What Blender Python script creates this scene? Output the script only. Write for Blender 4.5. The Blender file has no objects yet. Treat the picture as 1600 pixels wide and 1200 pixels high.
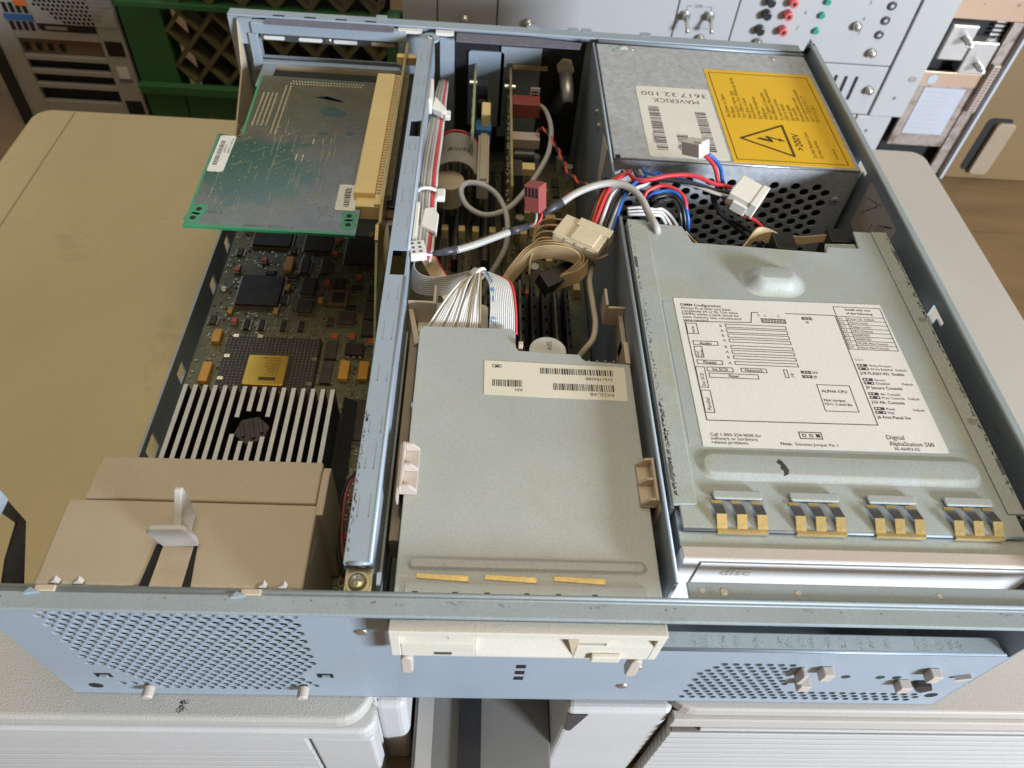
import bpy, bmesh, math, random
from mathutils import Vector, Matrix

random.seed(7)
scene = bpy.context.scene
COL = scene.collection
MM = 0.001                      # everything below is written in millimetres; the front rim's top is z = 0

# ------------------------------------------------------------------ camera
cam_data = bpy.data.cameras.new("camera")
cam = bpy.data.objects.new("camera", cam_data)
COL.objects.link(cam)
scene.camera = cam
cam_data.sensor_fit = 'HORIZONTAL'
cam_data.sensor_width = 36.0
cam_data.lens = 1171.8 / 1600 * 36
cam_data.clip_start = 0.01
cam_data.clip_end = 20
R_ = Vector((0.99757905, -0.00709118, 0.06917916))
U_ = Vector((-0.03816246, 0.77579211, 0.62983349))
F_ = Vector((0.05813491, 0.63094874, -0.77364334))
cam.matrix_world = Matrix(((R_.x, U_.x, -F_.x, 0.190941), (R_.y, U_.y, -F_.y, -0.104174), (R_.z, U_.z, -F_.z, 0.260816), (0, 0, 0, 1)))
cam_data.dof.use_dof = True
cam_data.dof.focus_distance = 0.37
cam_data.dof.aperture_fstop = 15.0

# ------------------------------------------------------------------ light: a big window to the front right, a dim warm room
world = bpy.data.worlds.new("World")
scene.world = world
world.use_nodes = True
bg = world.node_tree.nodes["Background"]
bg.inputs[0].default_value = (1.0, 0.84, 0.58, 1)
bg.inputs[1].default_value = 0.13

def area(name, loc, target, size, size_y, power, color):
    d = bpy.data.lights.new(name, 'AREA')
    d.shape = 'RECTANGLE'; d.size = size; d.size_y = size_y
    d.energy = power; d.color = color
    o = bpy.data.objects.new(name, d); COL.objects.link(o)
    o.location = loc
    o.rotation_euler = (Vector(target) - Vector(loc)).to_track_quat('-Z', 'Y').to_euler()
    return o
window_light = area("window_light", (1.74, -1.30, 0.50), (0.22, 0.15, -0.03), 0.50, 0.36, 66, (0.80, 0.89, 1.0))
ceiling_light = area("ceiling_light", (0.5, 0.1, 2.2), (0.3, 0.2, 0), 1.6, 1.6, 16.5, (1.0, 0.88, 0.64))
skylight = area("skylight", (-0.52, 1.75, 1.42), (0.08, 0.24, 0), 1.0, 0.55, 4.0, (0.70, 0.84, 1.0))

vs = scene.view_settings
vs.view_transform = 'Standard'; vs.look = 'None'; vs.exposure = 0.32; vs.gamma = 1.0
vs.use_curve_mapping = False
scene.render.engine = 'CYCLES'
scene.cycles.use_denoising = True
scene.cycles.max_bounces = 6
scene.cycles.diffuse_bounces = 3
scene.cycles.glossy_bounces = 3
scene.cycles.caustics_reflective = False
scene.cycles.caustics_refractive = False
scene.cycles.sample_clamp_indirect = 4

# ------------------------------------------------------------------ materials
MATS = {}
def M(name, col, rough=0.5, metal=0.0, var=0.08, vscale=30, bump=0.0, bscale=900, spec=0.5,
      spots=None, stretch=None, coat=0.0, rvar=0.08, second=None, grain=0.07):
    """procedural material: base colour with soft variation, optional marks.
    spots = list of (colour, noise scale, threshold, amount[, stretch xyz]); second = (colour, scale, lo, hi)"""
    m = bpy.data.materials.new(name); m.use_nodes = True
    nt = m.node_tree; N = nt.nodes; L = nt.links
    b = N["Principled BSDF"]
    b.inputs["Roughness"].default_value = rough
    b.inputs["Metallic"].default_value = metal
    b.inputs["Specular IOR Level"].default_value = spec
    if coat: b.inputs["Coat Weight"].default_value = coat; b.inputs["Coat Roughness"].default_value = 0.15
    tc = N.new("ShaderNodeTexCoord")
    vec = tc.outputs["Object"]
    def noise(scale, detail=4, st=None, rgh=0.6):
        n = N.new("ShaderNodeTexNoise"); n.inputs["Scale"].default_value = scale
        n.inputs["Detail"].default_value = detail; n.inputs["Roughness"].default_value = rgh
        if st:
            mp = N.new("ShaderNodeMapping"); mp.inputs["Scale"].default_value = st
            L.new(vec, mp.inputs[0]); L.new(mp.outputs[0], n.inputs["Vector"])
        else: L.new(vec, n.inputs["Vector"])
        return n.outputs["Fac"]
    def ramp(src, lo, hi):
        r = N.new("ShaderNodeMapRange"); r.inputs["From Min"].default_value = lo; r.inputs["From Max"].default_value = hi
        L.new(src, r.inputs[0]); return r.outputs[0]
    def mix(f, a, c, cfac=None):
        x = N.new("ShaderNodeMix"); x.data_type = 'RGBA'
        if isinstance(f, float): x.inputs[0].default_value = f
        else: L.new(f, x.inputs[0])
        for k, v in ((6, a), (7, c)):
            if isinstance(v, tuple): x.inputs[k].default_value = (*v, 1)
            else: L.new(v, x.inputs[k])
        return x.outputs[2]
    lo = tuple(max(0, c * (1 - var)) for c in col); hi = tuple(min(1, c * (1 + var)) for c in col)
    out = mix(ramp(noise(vscale, 5, stretch), 0.3, 0.7), lo, hi)
    if second: out = mix(ramp(noise(second[1], 5), second[2], second[3]), out, second[0])
    for sp in (spots or []):
        f = ramp(noise(sp[1], 6, sp[4] if len(sp) > 4 else None, 0.65), sp[2], sp[2] + 0.05)
        mu = N.new("ShaderNodeMath"); mu.operation = 'MULTIPLY'; mu.inputs[1].default_value = sp[3]; mu.use_clamp = True
        L.new(f, mu.inputs[0]); out = mix(mu.outputs[0], out, sp[0])
    if grain:
        g = N.new("ShaderNodeMapRange"); g.inputs["From Min"].default_value = 0.3; g.inputs["From Max"].default_value = 0.7
        g.inputs["To Min"].default_value = 1 - grain; g.inputs["To Max"].default_value = 1 + grain; g.clamp = False
        L.new(noise(1500, 2), g.inputs[0])
        vm = N.new("ShaderNodeVectorMath"); vm.operation = 'SCALE'; L.new(out, vm.inputs[0]); L.new(g.outputs[0], vm.inputs["Scale"]); out = vm.outputs[0]
    L.new(out, b.inputs["Base Color"])
    rr = N.new("ShaderNodeMapRange"); rr.inputs["To Min"].default_value = max(0.02, rough - rvar); rr.inputs["To Max"].default_value = min(1, rough + rvar)
    L.new(noise(vscale * 3.1, 4), rr.inputs[0]); L.new(rr.outputs[0], b.inputs["Roughness"])
    if bump:
        bn = N.new("ShaderNodeBump"); bn.inputs["Strength"].default_value = bump; bn.inputs["Distance"].default_value = 0.0004
        L.new(noise(bscale, 3), bn.inputs["Height"]); L.new(bn.outputs[0], b.inputs["Normal"])
    MATS[name] = m
    return m

DUST = ((0.80, 0.79, 0.76), 900, 0.72, 0.55)
M("painted_steel", (0.385, 0.455, 0.535), 0.42, 0.18, 0.05, 18, 0.10, 2600, spots=[((0.30, 0.29, 0.26), 60, 0.68, 0.35)])
M("rim_steel", (0.355, 0.405, 0.435), 0.55, 0.18, 0.07, 25, 0.08, 2200, spots=[((0.25, 0.24, 0.21), 34, 0.62, 0.35), ((0.20, 0.18, 0.15), 260, 0.70, 0.5), ((0.40, 0.33, 0.22), 170, 0.72, 0.5)], grain=0.12)
M("front_steel", (0.385, 0.455, 0.535), 0.42, 0.18, 0.05, 14, 0.22, 1500, rvar=0.15, spots=[((0.55, 0.58, 0.62), 60, 0.68, 0.3, (0.2, 1, 3)), ((0.22, 0.22, 0.22), 55, 0.76, 0.5)])
M("beam_steel", (0.385, 0.455, 0.535), 0.40, 0.18, 0.05, 20, 0.08, 2000, spots=[((0.20, 0.20, 0.19), 110, 0.69, 0.6, (2.2, 0.5, 1))])
M("inner_steel", (0.36, 0.41, 0.455), 0.45, 0.18, 0.08, 20, 0.06, 1800, spots=[((0.20, 0.19, 0.16), 70, 0.66, 0.5, (1, 0.4, 1))])
M("drive_steel", (0.48, 0.50, 0.485), 0.46, 0.18, 0.08, 12, 0.14, 2400, rvar=0.22, grain=0.12, second=((0.46, 0.45, 0.38), 18, 0.55, 0.8), spots=[((0.62, 0.64, 0.66), 70, 0.66, 0.30, (0.12, 3.0, 1)), ((0.27, 0.27, 0.26), 90, 0.70, 0.28, (2.6, 0.15, 1)), ((0.74, 0.74, 0.72), 800, 0.69, 0.6), ((0.30, 0.29, 0.26), 260, 0.76, 0.4)])
M("cover_steel", (0.47, 0.51, 0.505), 0.42, 0.18, 0.09, 14, 0.14, 2400, rvar=0.22, grain=0.13, second=((0.44, 0.44, 0.34), 20, 0.48, 0.74), spots=[((0.62, 0.64, 0.66), 70, 0.66, 0.30, (0.12, 3.0, 1)), ((0.27, 0.27, 0.26), 90, 0.70, 0.28, (2.6, 0.15, 1)), ((0.72, 0.73, 0.71), 700, 0.70, 0.5)])
M("galvanised", (0.49, 0.51, 0.54), 0.45, 0.15, 0.18, 240, 0.25, 900, spots=[((0.70, 0.71, 0.73), 620, 0.60, 0.35)])
M("brushed_tin", (0.55, 0.57, 0.60), 0.30, 0.80, 0.16, 260, 0.30, 500, stretch=(4, 1, 0.6))
M("bright_screw", (0.72, 0.72, 0.70), 0.25, 0.9, 0.05, 60)
M("zinc_yellow", (0.62, 0.58, 0.38), 0.32, 0.75, 0.12, 300)
M("gold_contact", (0.72, 0.54, 0.24), 0.34, 0.75, 0.15, 200, spots=[((0.55, 0.50, 0.40), 300, 0.62, 0.4)])
M("dark_contact", (0.26, 0.26, 0.29), 0.35, 0.8, 0.2, 200)
M("yellowed_plastic", (0.60, 0.48, 0.27), 0.55, 0, 0.05, 9, 0.12, 1300, spots=[((0.26, 0.21, 0.13), 34, 0.715, 0.5), ((0.40, 0.33, 0.19), 11, 0.60, 0.35), ((0.30, 0.25, 0.16), 70, 0.70, 0.3, (0.25, 2.2, 1))])
M("textured_plastic", (0.50, 0.475, 0.43), 0.6, 0, 0.05, 10, 0.8, 1150, spots=[((0.20, 0.20, 0.19), 45, 0.77, 0.5)])
M("case_front_plastic", (0.55, 0.54, 0.53), 0.55, 0, 0.04, 12, 0.3, 900)
M("grey_beige_plastic", (0.52, 0.475, 0.43), 0.6, 0, 0.04, 10, 0.35, 900, spots=[((0.45, 0.38, 0.28), 24, 0.74, 0.4)])
M("shroud_plastic", (0.60, 0.49, 0.36), 0.55, 0, 0.05, 16, 0.08, 1500, spots=[((0.25, 0.19, 0.12), 130, 0.74, 0.6), ((0.36, 0.28, 0.17), 26, 0.66, 0.45)])
M("tan_plastic", (0.62, 0.50, 0.38), 0.5, 0, 0.06, 30, 0.05, 1500)
M("pale_tan_plastic", (0.58, 0.50, 0.44), 0.5, 0, 0.05, 30, 0.05, 1500)
M("latch_plastic", (0.78, 0.75, 0.72), 0.5, 0, 0.04, 40)
M("floppy_bezel_plastic", (0.72, 0.67, 0.57), 0.55, 0, 0.03, 20, 0.35, 1500, spots=[((0.25, 0.24, 0.22), 160, 0.78, 0.5)])
M("cd_bezel_plastic", (0.84, 0.85, 0.87), 0.55, 0, 0.03, 20, 0.35, 1300)
M("pcb", (0.15, 0.15, 0.085), 0.55, 0, 0.30, 60, 0.1, 900, spots=[((0.22, 0.20, 0.13), 210, 0.60, 0.55), ((0.015, 0.07, 0.05), 24, 0.62, 0.7)])
M("dusty_card", (0.088, 0.082, 0.042), 0.2, 0, 0.18, 45, 0.04, 1200, spots=[((0.20, 0.18, 0.11), 190, 0.62, 0.4)])
def card_wear():
    """the wiped, darker green area of the card: a blotch with its own ragged outline"""
    nt = MATS["dusty_card"].node_tree; N = nt.nodes; L = nt.links; b = N["Principled BSDF"]
    src = b.inputs["Base Color"].links[0].from_socket
    tc = N.new("ShaderNodeTexCoord"); d = N.new("ShaderNodeVectorMath"); d.operation = 'DISTANCE'; mp = N.new("ShaderNodeMapping")
    mp.inputs["Scale"].default_value = (1.0, 1.25, 0); L.new(tc.outputs["Object"], mp.inputs[0]); L.new(mp.outputs[0], d.inputs[0]); d.inputs[1].default_value = (-0.026, -0.034, 0)
    n = N.new("ShaderNodeTexNoise"); n.inputs["Scale"].default_value = 55; n.inputs["Detail"].default_value = 6; L.new(tc.outputs["Object"], n.inputs["Vector"])
    ma = N.new("ShaderNodeMath"); ma.operation = 'MULTIPLY_ADD'; ma.inputs[1].default_value = 0.075; L.new(n.outputs["Fac"], ma.inputs[0]); L.new(d.outputs["Value"], ma.inputs[2])
    r = N.new("ShaderNodeMapRange"); r.inputs["From Min"].default_value = 0.070; r.inputs["From Max"].default_value = 0.086; r.inputs["To Min"].default_value = 1; r.inputs["To Max"].default_value = 0; L.new(ma.outputs[0], r.inputs[0])
    mx = N.new("ShaderNodeMix"); mx.data_type = 'RGBA'; L.new(r.outputs[0], mx.inputs[0]); L.new(src, mx.inputs[6]); mx.inputs[7].default_value = (0.008, 0.06, 0.017, 1)
    L.new(mx.outputs[2], b.inputs["Base Color"])
card_wear()
M("card_dark", (0.006, 0.05, 0.022), 0.25, 0, 0.2, 60)
M("card_green", (0.03, 0.26, 0.10), 0.35, 0, 0.15, 60)
M("riser_gold", (0.42, 0.33, 0.14), 0.35, 0.3, 0.15, 60)
M("card_edge", (0.34, 0.36, 0.22), 0.5, 0, 0.2, 120)
M("solder", (0.40, 0.36, 0.27), 0.45, 0.6, 0.2, 300)
M("pin_gold", (0.72, 0.60, 0.36), 0.3, 0.8, 0.2, 300)
M("chip_black", (0.050, 0.046, 0.042), 0.5, 0, 0.25, 120, 0.15, 900, spec=0.2, spots=[((0.10, 0.095, 0.08), 160, 0.62, 0.6)])
M("chip_grey", (0.078, 0.071, 0.062), 0.5, 0, 0.2, 120, 0.1, 900, spec=0.2, spots=[((0.12, 0.11, 0.09), 200, 0.62, 0.5)])
M("ceramic", (0.045, 0.038, 0.040), 0.5, 0, 0.15, 100)
M("gold_lid", (0.80, 0.52, 0.10), 0.38, 0.75, 0.08, 60)
M("tantalum", (0.70, 0.36, 0.07), 0.5, 0, 0.10, 90)
M("red_cap", (0.62, 0.12, 0.05), 0.45, 0, 0.12, 90)
M("anodised_black", (0.022, 0.021, 0.020), 0.5, 0.2, 0.2, 60)
M("bare_aluminium", (0.66, 0.64, 0.60), 0.5, 0.3, 0.08, 90)
M("black_plastic", (0.022, 0.022, 0.025), 0.42, 0, 0.2, 60, spots=[((0.09, 0.085, 0.075), 220, 0.66, 0.5)])
M("slot_yellow", (0.90, 0.69, 0.32), 0.5, 0, 0.06, 50, 0.05, 900)
M("paper_label", (0.80, 0.78, 0.72), 0.55, 0, 0.03, 40, spots=[((0.66, 0.58, 0.48), 60, 0.66, 0.3)])
M("white_label", (0.82, 0.80, 0.76), 0.5, 0, 0.02, 40)
M("cream_label", (0.80, 0.74, 0.62), 0.55, 0, 0.03, 40)
M("yellow_label", (0.86, 0.52, 0.03), 0.45, 0, 0.04, 30, spots=[((0.93, 0.72, 0.25), 220, 0.76, 0.4)])
M("plate_label", (0.50, 0.53, 0.60), 0.5, 0, 0.03, 40)
M("ink", (0.05, 0.05, 0.052), 0.6, 0, 0.1, 200)
M("bar_ink", (0.11, 0.11, 0.12), 0.6, 0, 0.1, 200)
M("brown_ink", (0.10, 0.055, 0.012), 0.6, 0, 0.1, 200)
M("blue_ink", (0.04, 0.28, 0.60), 0.55, 0, 0.1, 200)
M("violet_foil", (0.20, 0.19, 0.24), 0.45, 0.25, 0.12, 120, 0.2, 600, spots=[((0.34, 0.32, 0.36), 240, 0.62, 0.5)])
M("grey_wire", (0.36, 0.33, 0.30), 0.42, 0, 0.06, 60)
M("white_wire", (0.74, 0.73, 0.72), 0.40, 0, 0.05, 60)
M("brown_wire", (0.36, 0.28, 0.18), 0.45, 0, 0.10, 60)
M("cable_grey", (0.47, 0.45, 0.42), 0.40, 0, 0.05, 60)
M("cable_beige", (0.50, 0.43, 0.33), 0.45, 0, 0.05, 60)
M("tan_ribbon", (0.70, 0.51, 0.30), 0.42, 0, 0.05, 70, 0.12, 1800, stretch=(1, 1, 6))
M("red_wire", (0.68, 0.045, 0.06), 0.35, 0, 0.08, 60)
M("orange_red_wire", (0.72, 0.10, 0.05), 0.35, 0, 0.08, 60)
M("blue_wire", (0.02, 0.14, 0.55), 0.35, 0, 0.08, 60)
M("black_wire", (0.018, 0.018, 0.02), 0.32, 0, 0.2, 60)
M("shrink_tube", (0.055, 0.055, 0.07), 0.38, 0, 0.12, 90)
M("nylon", (0.80, 0.77, 0.70), 0.42, 0, 0.04, 80)
M("aged_nylon", (0.70, 0.60, 0.42), 0.42, 0, 0.07, 50)
M("white_nylon", (0.82, 0.80, 0.77), 0.4, 0, 0.04, 80)
M("maroon_plastic", (0.36, 0.085, 0.075), 0.45, 0, 0.10, 60)
M("blue_plastic", (0.05, 0.20, 0.55), 0.45, 0, 0.1, 60)
M("panel_paint", (0.49, 0.49, 0.50), 0.5, 0, 0.03, 4, 0.05, 900)
M("crate_green", (0.045, 0.16, 0.055), 0.5, 0, 0.15, 12, spots=[((0.30, 0.22, 0.10), 30, 0.66, 0.5)])
M("crate_lattice", (0.15, 0.13, 0.06), 0.55, 0, 0.25, 25)
M("tower_steel", (0.50, 0.48, 0.46), 0.45, 0.3, 0.08, 12)
M("copper_board", (0.24, 0.15, 0.10), 0.5, 0.2, 0.15, 30)
M("iridescent_steel", (0.52, 0.36, 0.24), 0.35, 0.4, 0.10, 8, second=((0.52, 0.32, 0.33), 9, 0.45, 0.6), spots=[((0.40, 0.38, 0.22), 18, 0.58, 0.6)])
M("rusty_steel", (0.40, 0.34, 0.30), 0.55, 0.3, 0.2, 60, second=((0.22, 0.15, 0.11), 70, 0.48, 0.66))
M("nickel", (0.50, 0.48, 0.46), 0.42, 0.8, 0.06, 30)
M("drawer_paint", (0.21, 0.135, 0.06), 0.5, 0, 0.06, 6, spots=[((0.30, 0.22, 0.10), 14, 0.72, 0.3)])
M("pale_wood_handle", (0.34, 0.26, 0.18), 0.5, 0, 0.05, 30)
M("orange_plastic", (0.72, 0.16, 0.03), 0.5, 0, 0.1, 30)
M("tower_blue", (0.04, 0.14, 0.34), 0.5, 0, 0.1, 30)
M("jack_black", (0.03, 0.03, 0.035), 0.3, 0, 0.1, 60)
M("jack_red", (0.72, 0.12, 0.12), 0.35, 0, 0.1, 60)
M("lamp_green", (0.01, 0.05, 0.04), 0.3, 0, 0.1, 60)
M("jack_green", (0.02, 0.30, 0.22), 0.35, 0, 0.1, 60)
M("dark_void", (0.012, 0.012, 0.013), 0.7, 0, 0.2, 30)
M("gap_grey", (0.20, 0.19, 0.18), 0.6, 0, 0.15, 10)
M("table_wood", (0.21, 0.13, 0.062), 0.45, 0, 0.22, 5, 0.05, 300, stretch=(0.6, 5, 1), spots=[((0.14, 0.09, 0.05), 9, 0.60, 0.5, (0.5, 8, 1))])

# ------------------------------------------------------------------ mesh building (mm)
class MB:
    def __init__(s): s.v = []; s.f = []
    def add(s, vs, fs):
        n = len(s.v); s.v += [tuple(p) for p in vs]; s.f += [tuple(i + n for i in f) for f in fs]; return s
    def box(s, x0, x1, y0, y1, z0, z1):
        if x0 > x1: x0, x1 = x1, x0
        if y0 > y1: y0, y1 = y1, y0
        if z0 > z1: z0, z1 = z1, z0
        return s.add([(x0,y0,z0),(x1,y0,z0),(x1,y1,z0),(x0,y1,z0),(x0,y0,z1),(x1,y0,z1),(x1,y1,z1),(x0,y1,z1)],
                     [(3,2,1,0),(4,5,6,7),(0,1,5,4),(1,2,6,5),(2,3,7,6),(3,0,4,7)])
    def prism(s, poly, axis, a, b):
        """poly in the two remaining axes (x: (y,z), y: (x,z), z: (x,y)), extruded from a to b"""
        n = len(poly)
        area2 = sum(poly[i][0]*poly[(i+1) % n][1] - poly[(i+1) % n][0]*poly[i][1] for i in range(n))
        if area2 < 0: poly = poly[::-1]
        def P(p, t): return {'x': (t, p[0], p[1]), 'y': (p[0], t, p[1]), 'z': (p[0], p[1], t)}[axis]
        lo, hi = min(a, b), max(a, b)
        vs = [P(p, lo) for p in poly] + [P(p, hi) for p in poly]
        fs = [tuple(range(n))[::-1], tuple(range(n, 2*n))] + [(i, (i+1) % n, n+(i+1) % n, n+i) for i in range(n)]
        if axis == 'y': fs = [f[::-1] for f in fs]
        return s.add(vs, fs)
    def frame(s, outer, inner, axis, a, b):
        """ring between two polygons with equal vertex counts, extruded"""
        n = len(outer)
        def P(p, t): return {'x': (t, p[0], p[1]), 'y': (p[0], t, p[1]), 'z': (p[0], p[1], t)}[axis]
        vs = [P(p, a) for p in outer] + [P(p, a) for p in inner] + [P(p, b) for p in outer] + [P(p, b) for p in inner]
        fs = []
        for i in range(n):
            j = (i+1) % n
            fs += [(i, j, n+j, n+i), (2*n+i, 3*n+i, 3*n+j, 2*n+j), (i, 2*n+i, 2*n+j, j), (n+i, n+j, 3*n+j, 3*n+i)]
        return s.add(vs, fs)
    def tube(s, path, r, n=8, cap=True):
        pts = [Vector(p) for p in path]; m = len(pts)
        rr = r if isinstance(r, (list, tuple)) else [r]*m
        up = Vector((0.13, 0.21, 1)).normalized(); rings = []
        prev = None
        for i in range(m):
            t = (pts[min(i+1, m-1)] - pts[max(i-1, 0)]).normalized()
            if prev is None:
                a = t.cross(up)
                if a.length < 1e-3: a = t.cross(Vector((1, 0, 0)))
            else: a = prev - t*prev.dot(t)
            a.normalize(); prev = a; b = t.cross(a)
            rings.append([pts[i] + (a*math.cos(2*math.pi*k/n) + b*math.sin(2*math.pi*k/n))*rr[i] for k in range(n)])
        vs = [p for R in rings for p in R]
        fs = [(i*n+k, i*n+(k+1) % n, (i+1)*n+(k+1) % n, (i+1)*n+k) for i in range(m-1) for k in range(n)]
        if cap: fs += [tuple(range(n))[::-1], tuple(range((m-1)*n, m*n))]
        return s.add(vs, fs)
    def cyl(s, c, r, h, axis='z', n=16, r2=None):
        x, y, z = c; d = {'x': (h, 0, 0), 'y': (0, h, 0), 'z': (0, 0, h)}[axis]
        return s.tube([c, (x+d[0], y+d[1], z+d[2])], [r, r if r2 is None else r2], n)
    def dome(s, c, r, h, axis='z', n=14, sign=1):
        steps = 4; path = []; rad = []
        for i in range(steps+1):
            a = math.pi/2*i/steps; t = h*math.sin(a)*sign
            path.append((c[0]+(t if axis == 'x' else 0), c[1]+(t if axis == 'y' else 0), c[2]+(t if axis == 'z' else 0))); rad.append(max(0.02, r*math.cos(a)))
        return s.tube(path, rad, n)
    def strip(s, path, wvec, thick, nvec=None):
        """flat band: path centre line, wvec half-width vector per point (or one), thickness"""
        pts = [Vector(p) for p in path]; m = len(pts)
        wv = [Vector(w) for w in wvec] if isinstance(wvec[0], (tuple, list, Vector)) else [Vector(wvec)]*m
        vs = []
        for i in range(m):
            t = (pts[min(i+1, m-1)] - pts[max(i-1, 0)]).normalized()
            nn = t.cross(wv[i]).normalized()*thick/2
            vs += [pts[i]-wv[i]-nn, pts[i]+wv[i]-nn, pts[i]+wv[i]+nn, pts[i]-wv[i]+nn]
        fs = [(i*4+k, (i+1)*4+k, (i+1)*4+(k+1) % 4, i*4+(k+1) % 4) for i in range(m-1) for k in range(4)]
        fs += [(0, 1, 2, 3), tuple((m-1)*4+k for k in (3, 2, 1, 0))]
        return s.add(vs, fs)
    def xform(s, mat):
        s.v = [tuple(mat @ Vector(p)) for p in s.v]; return s

def ribbon(mb, path, wvec, n, r, sub=5):
    """n parallel strands side by side along wvec (full width vector)"""
    sp = smooth_path(path, sub)
    for k in range(n):
        f = (k+0.5)/n - 0.5
        mb.tube([tuple(Vector(p) + Vector(wvec)*f) for p in sp], r, 6)
    return mb
def smooth_path(pts, sub=5):
    """Catmull-Rom through the points"""
    P = [Vector(p) for p in pts]; out = []
    for i in range(len(P)-1):
        p0, p1, p2, p3 = P[max(i-1, 0)], P[i], P[i+1], P[min(i+2, len(P)-1)]
        for k in range(sub):
            t = k/sub
            out.append(0.5*((2*p1) + (p2-p0)*t + (2*p0-5*p1+4*p2-p3)*t*t + (3*p1-p0-3*p2+p3)*t**3))
    out.append(P[-1]); return [tuple(p) for p in out]

PRINT = {"lettering", "grime_marks", "scuff_marks", "scratch_marks", "printing", "barcode", "faint_print", "blue_lettering", "tag_bars", "sticker_print", "jumper_windows", "torn_sticker_scraps", "scuff_mark", "wiped_patches", "contact_slots", "solder_pins", "leads", "chips", "contact_holes", "plug_slots", "contact_row", "grille_bars"}
WORLD = {}                      # world origin (mm) of every object made here
def thing(name, label, cat, loc, group=None, kind=None):
    o = bpy.data.objects.new(name, None); COL.objects.link(o)
    o.empty_display_size = 0.01
    o.location = Vector(loc)*MM; WORLD[o.name] = Vector(loc)
    o["label"] = label; o["category"] = cat
    if group: o["group"] = group
    return o
def part(name, mb, mat, parent=None, bevel=0.0, smooth=False, segs=2, label=None, recalc=False):
    xs = [p[0] for p in mb.v]; ys = [p[1] for p in mb.v]; zs = [p[2] for p in mb.v]
    org = Vector(((min(xs)+max(xs))/2, (min(ys)+max(ys))/2, min(zs)))
    me = bpy.data.meshes.new(name)
    me.from_pydata([tuple((Vector(p)-org)*MM) for p in mb.v], [], mb.f)
    if recalc or True:
        bm = bmesh.new(); bm.from_mesh(me); bmesh.ops.recalc_face_normals(bm, faces=bm.faces); bm.to_mesh(me); bm.free()
    if smooth: me.polygons.foreach_set("use_smooth", [True]*len(me.polygons))
    me.materials.append(MATS[mat] if isinstance(mat, str) else mat)
    o = bpy.data.objects.new(name, me); COL.objects.link(o)
    if parent is not None:
        o.parent = parent; o.location = (org - WORLD[parent.name])*MM
    else: o.location = org*MM
    WORLD[o.name] = org
    if bevel:
        b = o.modifiers.new("edge", 'BEVEL'); b.width = bevel*MM; b.segments = segs; b.limit_method = 'ANGLE'; b.angle_limit = math.radians(40)
        b.harden_normals = False
    if label: o["label"] = label
    if name in PRINT: o["kind"] = "stuff"
    return o
def solo(name, mb, mat, label, cat, group=None, **k):
    o = part(name, mb, mat, None, **k); o["label"] = label; o["category"] = cat
    if group: o["group"] = group
    return o
def struct(name, mb, mat, **k):
    o = part(name, mb, mat, None, **k); o["kind"] = "structure"; return o
def copy_part(src, parent, loc):
    """another piece that shares its mesh; loc = world origin in mm"""
    c = src.copy(); COL.objects.link(c); c.parent = parent
    c.location = (Vector(loc) - (WORLD[parent.name] if parent else Vector()))*MM
    WORLD[c.name] = Vector(loc); return c

def text(mb, s, x, y, z, size, rot=0.0, align='LEFT', sx=1.0, plane='z', bold=0.0, fit=None):
    """flat letters: added to mb at (x, y, z) on a horizontal plane; rot in degrees; plane 'y-' faces the viewer"""
    cu = bpy.data.curves.new("t", 'FONT'); cu.body = s; cu.size = 1.0; cu.align_x = align; cu.resolution_u = 2
    cu.offset = bold
    o = bpy.data.objects.new("t", cu); COL.objects.link(o)
    bpy.context.view_layer.update()
    me = bpy.data.meshes.new_from_object(o)
    c, sn = math.cos(math.radians(rot)), math.sin(math.radians(rot))
    vs = []
    if fit and me.vertices: sx = fit/(size*max(1e-6, max(v.co.x for v in me.vertices) - min(v.co.x for v in me.vertices)))
    for v in me.vertices:
        u, w = v.co.x*size*sx, v.co.y*size
        a, b = u*c - w*sn, u*sn + w*c
        vs.append((x+a, y+b, z) if plane == 'z' else (x+a, y, z+b))
    mb.add(vs, [tuple(p.vertices) for p in me.polygons])
    bpy.data.objects.remove(o); bpy.data.curves.remove(cu); bpy.data.meshes.remove(me)
def rectline(mb, x0, y0, x1, y1, w, z):
    """rectangle outline printed on a horizontal plane"""
    for a, b, c, d in ((x0, x1, y0, y0+w), (x0, x1, y1-w, y1), (x0, x0+w, y0, y1), (x1-w, x1, y0, y1)):
        mb.add([(a, c, z), (b, c, z), (b, d, z), (a, d, z)], [(0, 1, 2, 3)])
def flat(mb, x0, x1, y0, y1, z): mb.add([(x0, y0, z), (x1, y0, z), (x1, y1, z), (x0, y1, z)], [(0, 1, 2, 3)])
def line(mb, p, q, w, z):
    d = Vector((q[0]-p[0], q[1]-p[1])).normalized(); n = Vector((-d.y, d.x))*w/2
    mb.add([(p[0]+n.x, p[1]+n.y, z), (p[0]-n.x, p[1]-n.y, z), (q[0]-n.x, q[1]-n.y, z), (q[0]+n.x, q[1]+n.y, z)], [(0, 1, 2, 3)])
def barcode(mb, x0, x1, y0, y1, z, along='x', seed=1, lo=0.35, hi=1.1):
    rnd = random.Random(seed); t = x0 if along == 'x' else y0; end = x1 if along == 'x' else y1
    while t < end:
        w = rnd.choice((lo, lo, hi)); w = min(w, end-t)
        if along == 'x': flat(mb, t, t+w, y0, y1, z)
        else: flat(mb, x0, x1, t, t+w, z)
        t += w + rnd.choice((lo, lo, hi*0.8))
def rrect(x0, x1, y0, y1, r, n=4):
    out = []
    for cx, cy, a0 in ((x1-r, y1-r, 0), (x0+r, y1-r, 90), (x0+r, y0+r, 180), (x1-r, y0+r, 270)):
        for k in range(n+1):
            a = math.radians(a0 + 90*k/n); out.append((cx + r*math.cos(a), cy + r*math.sin(a)))
    return out
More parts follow.
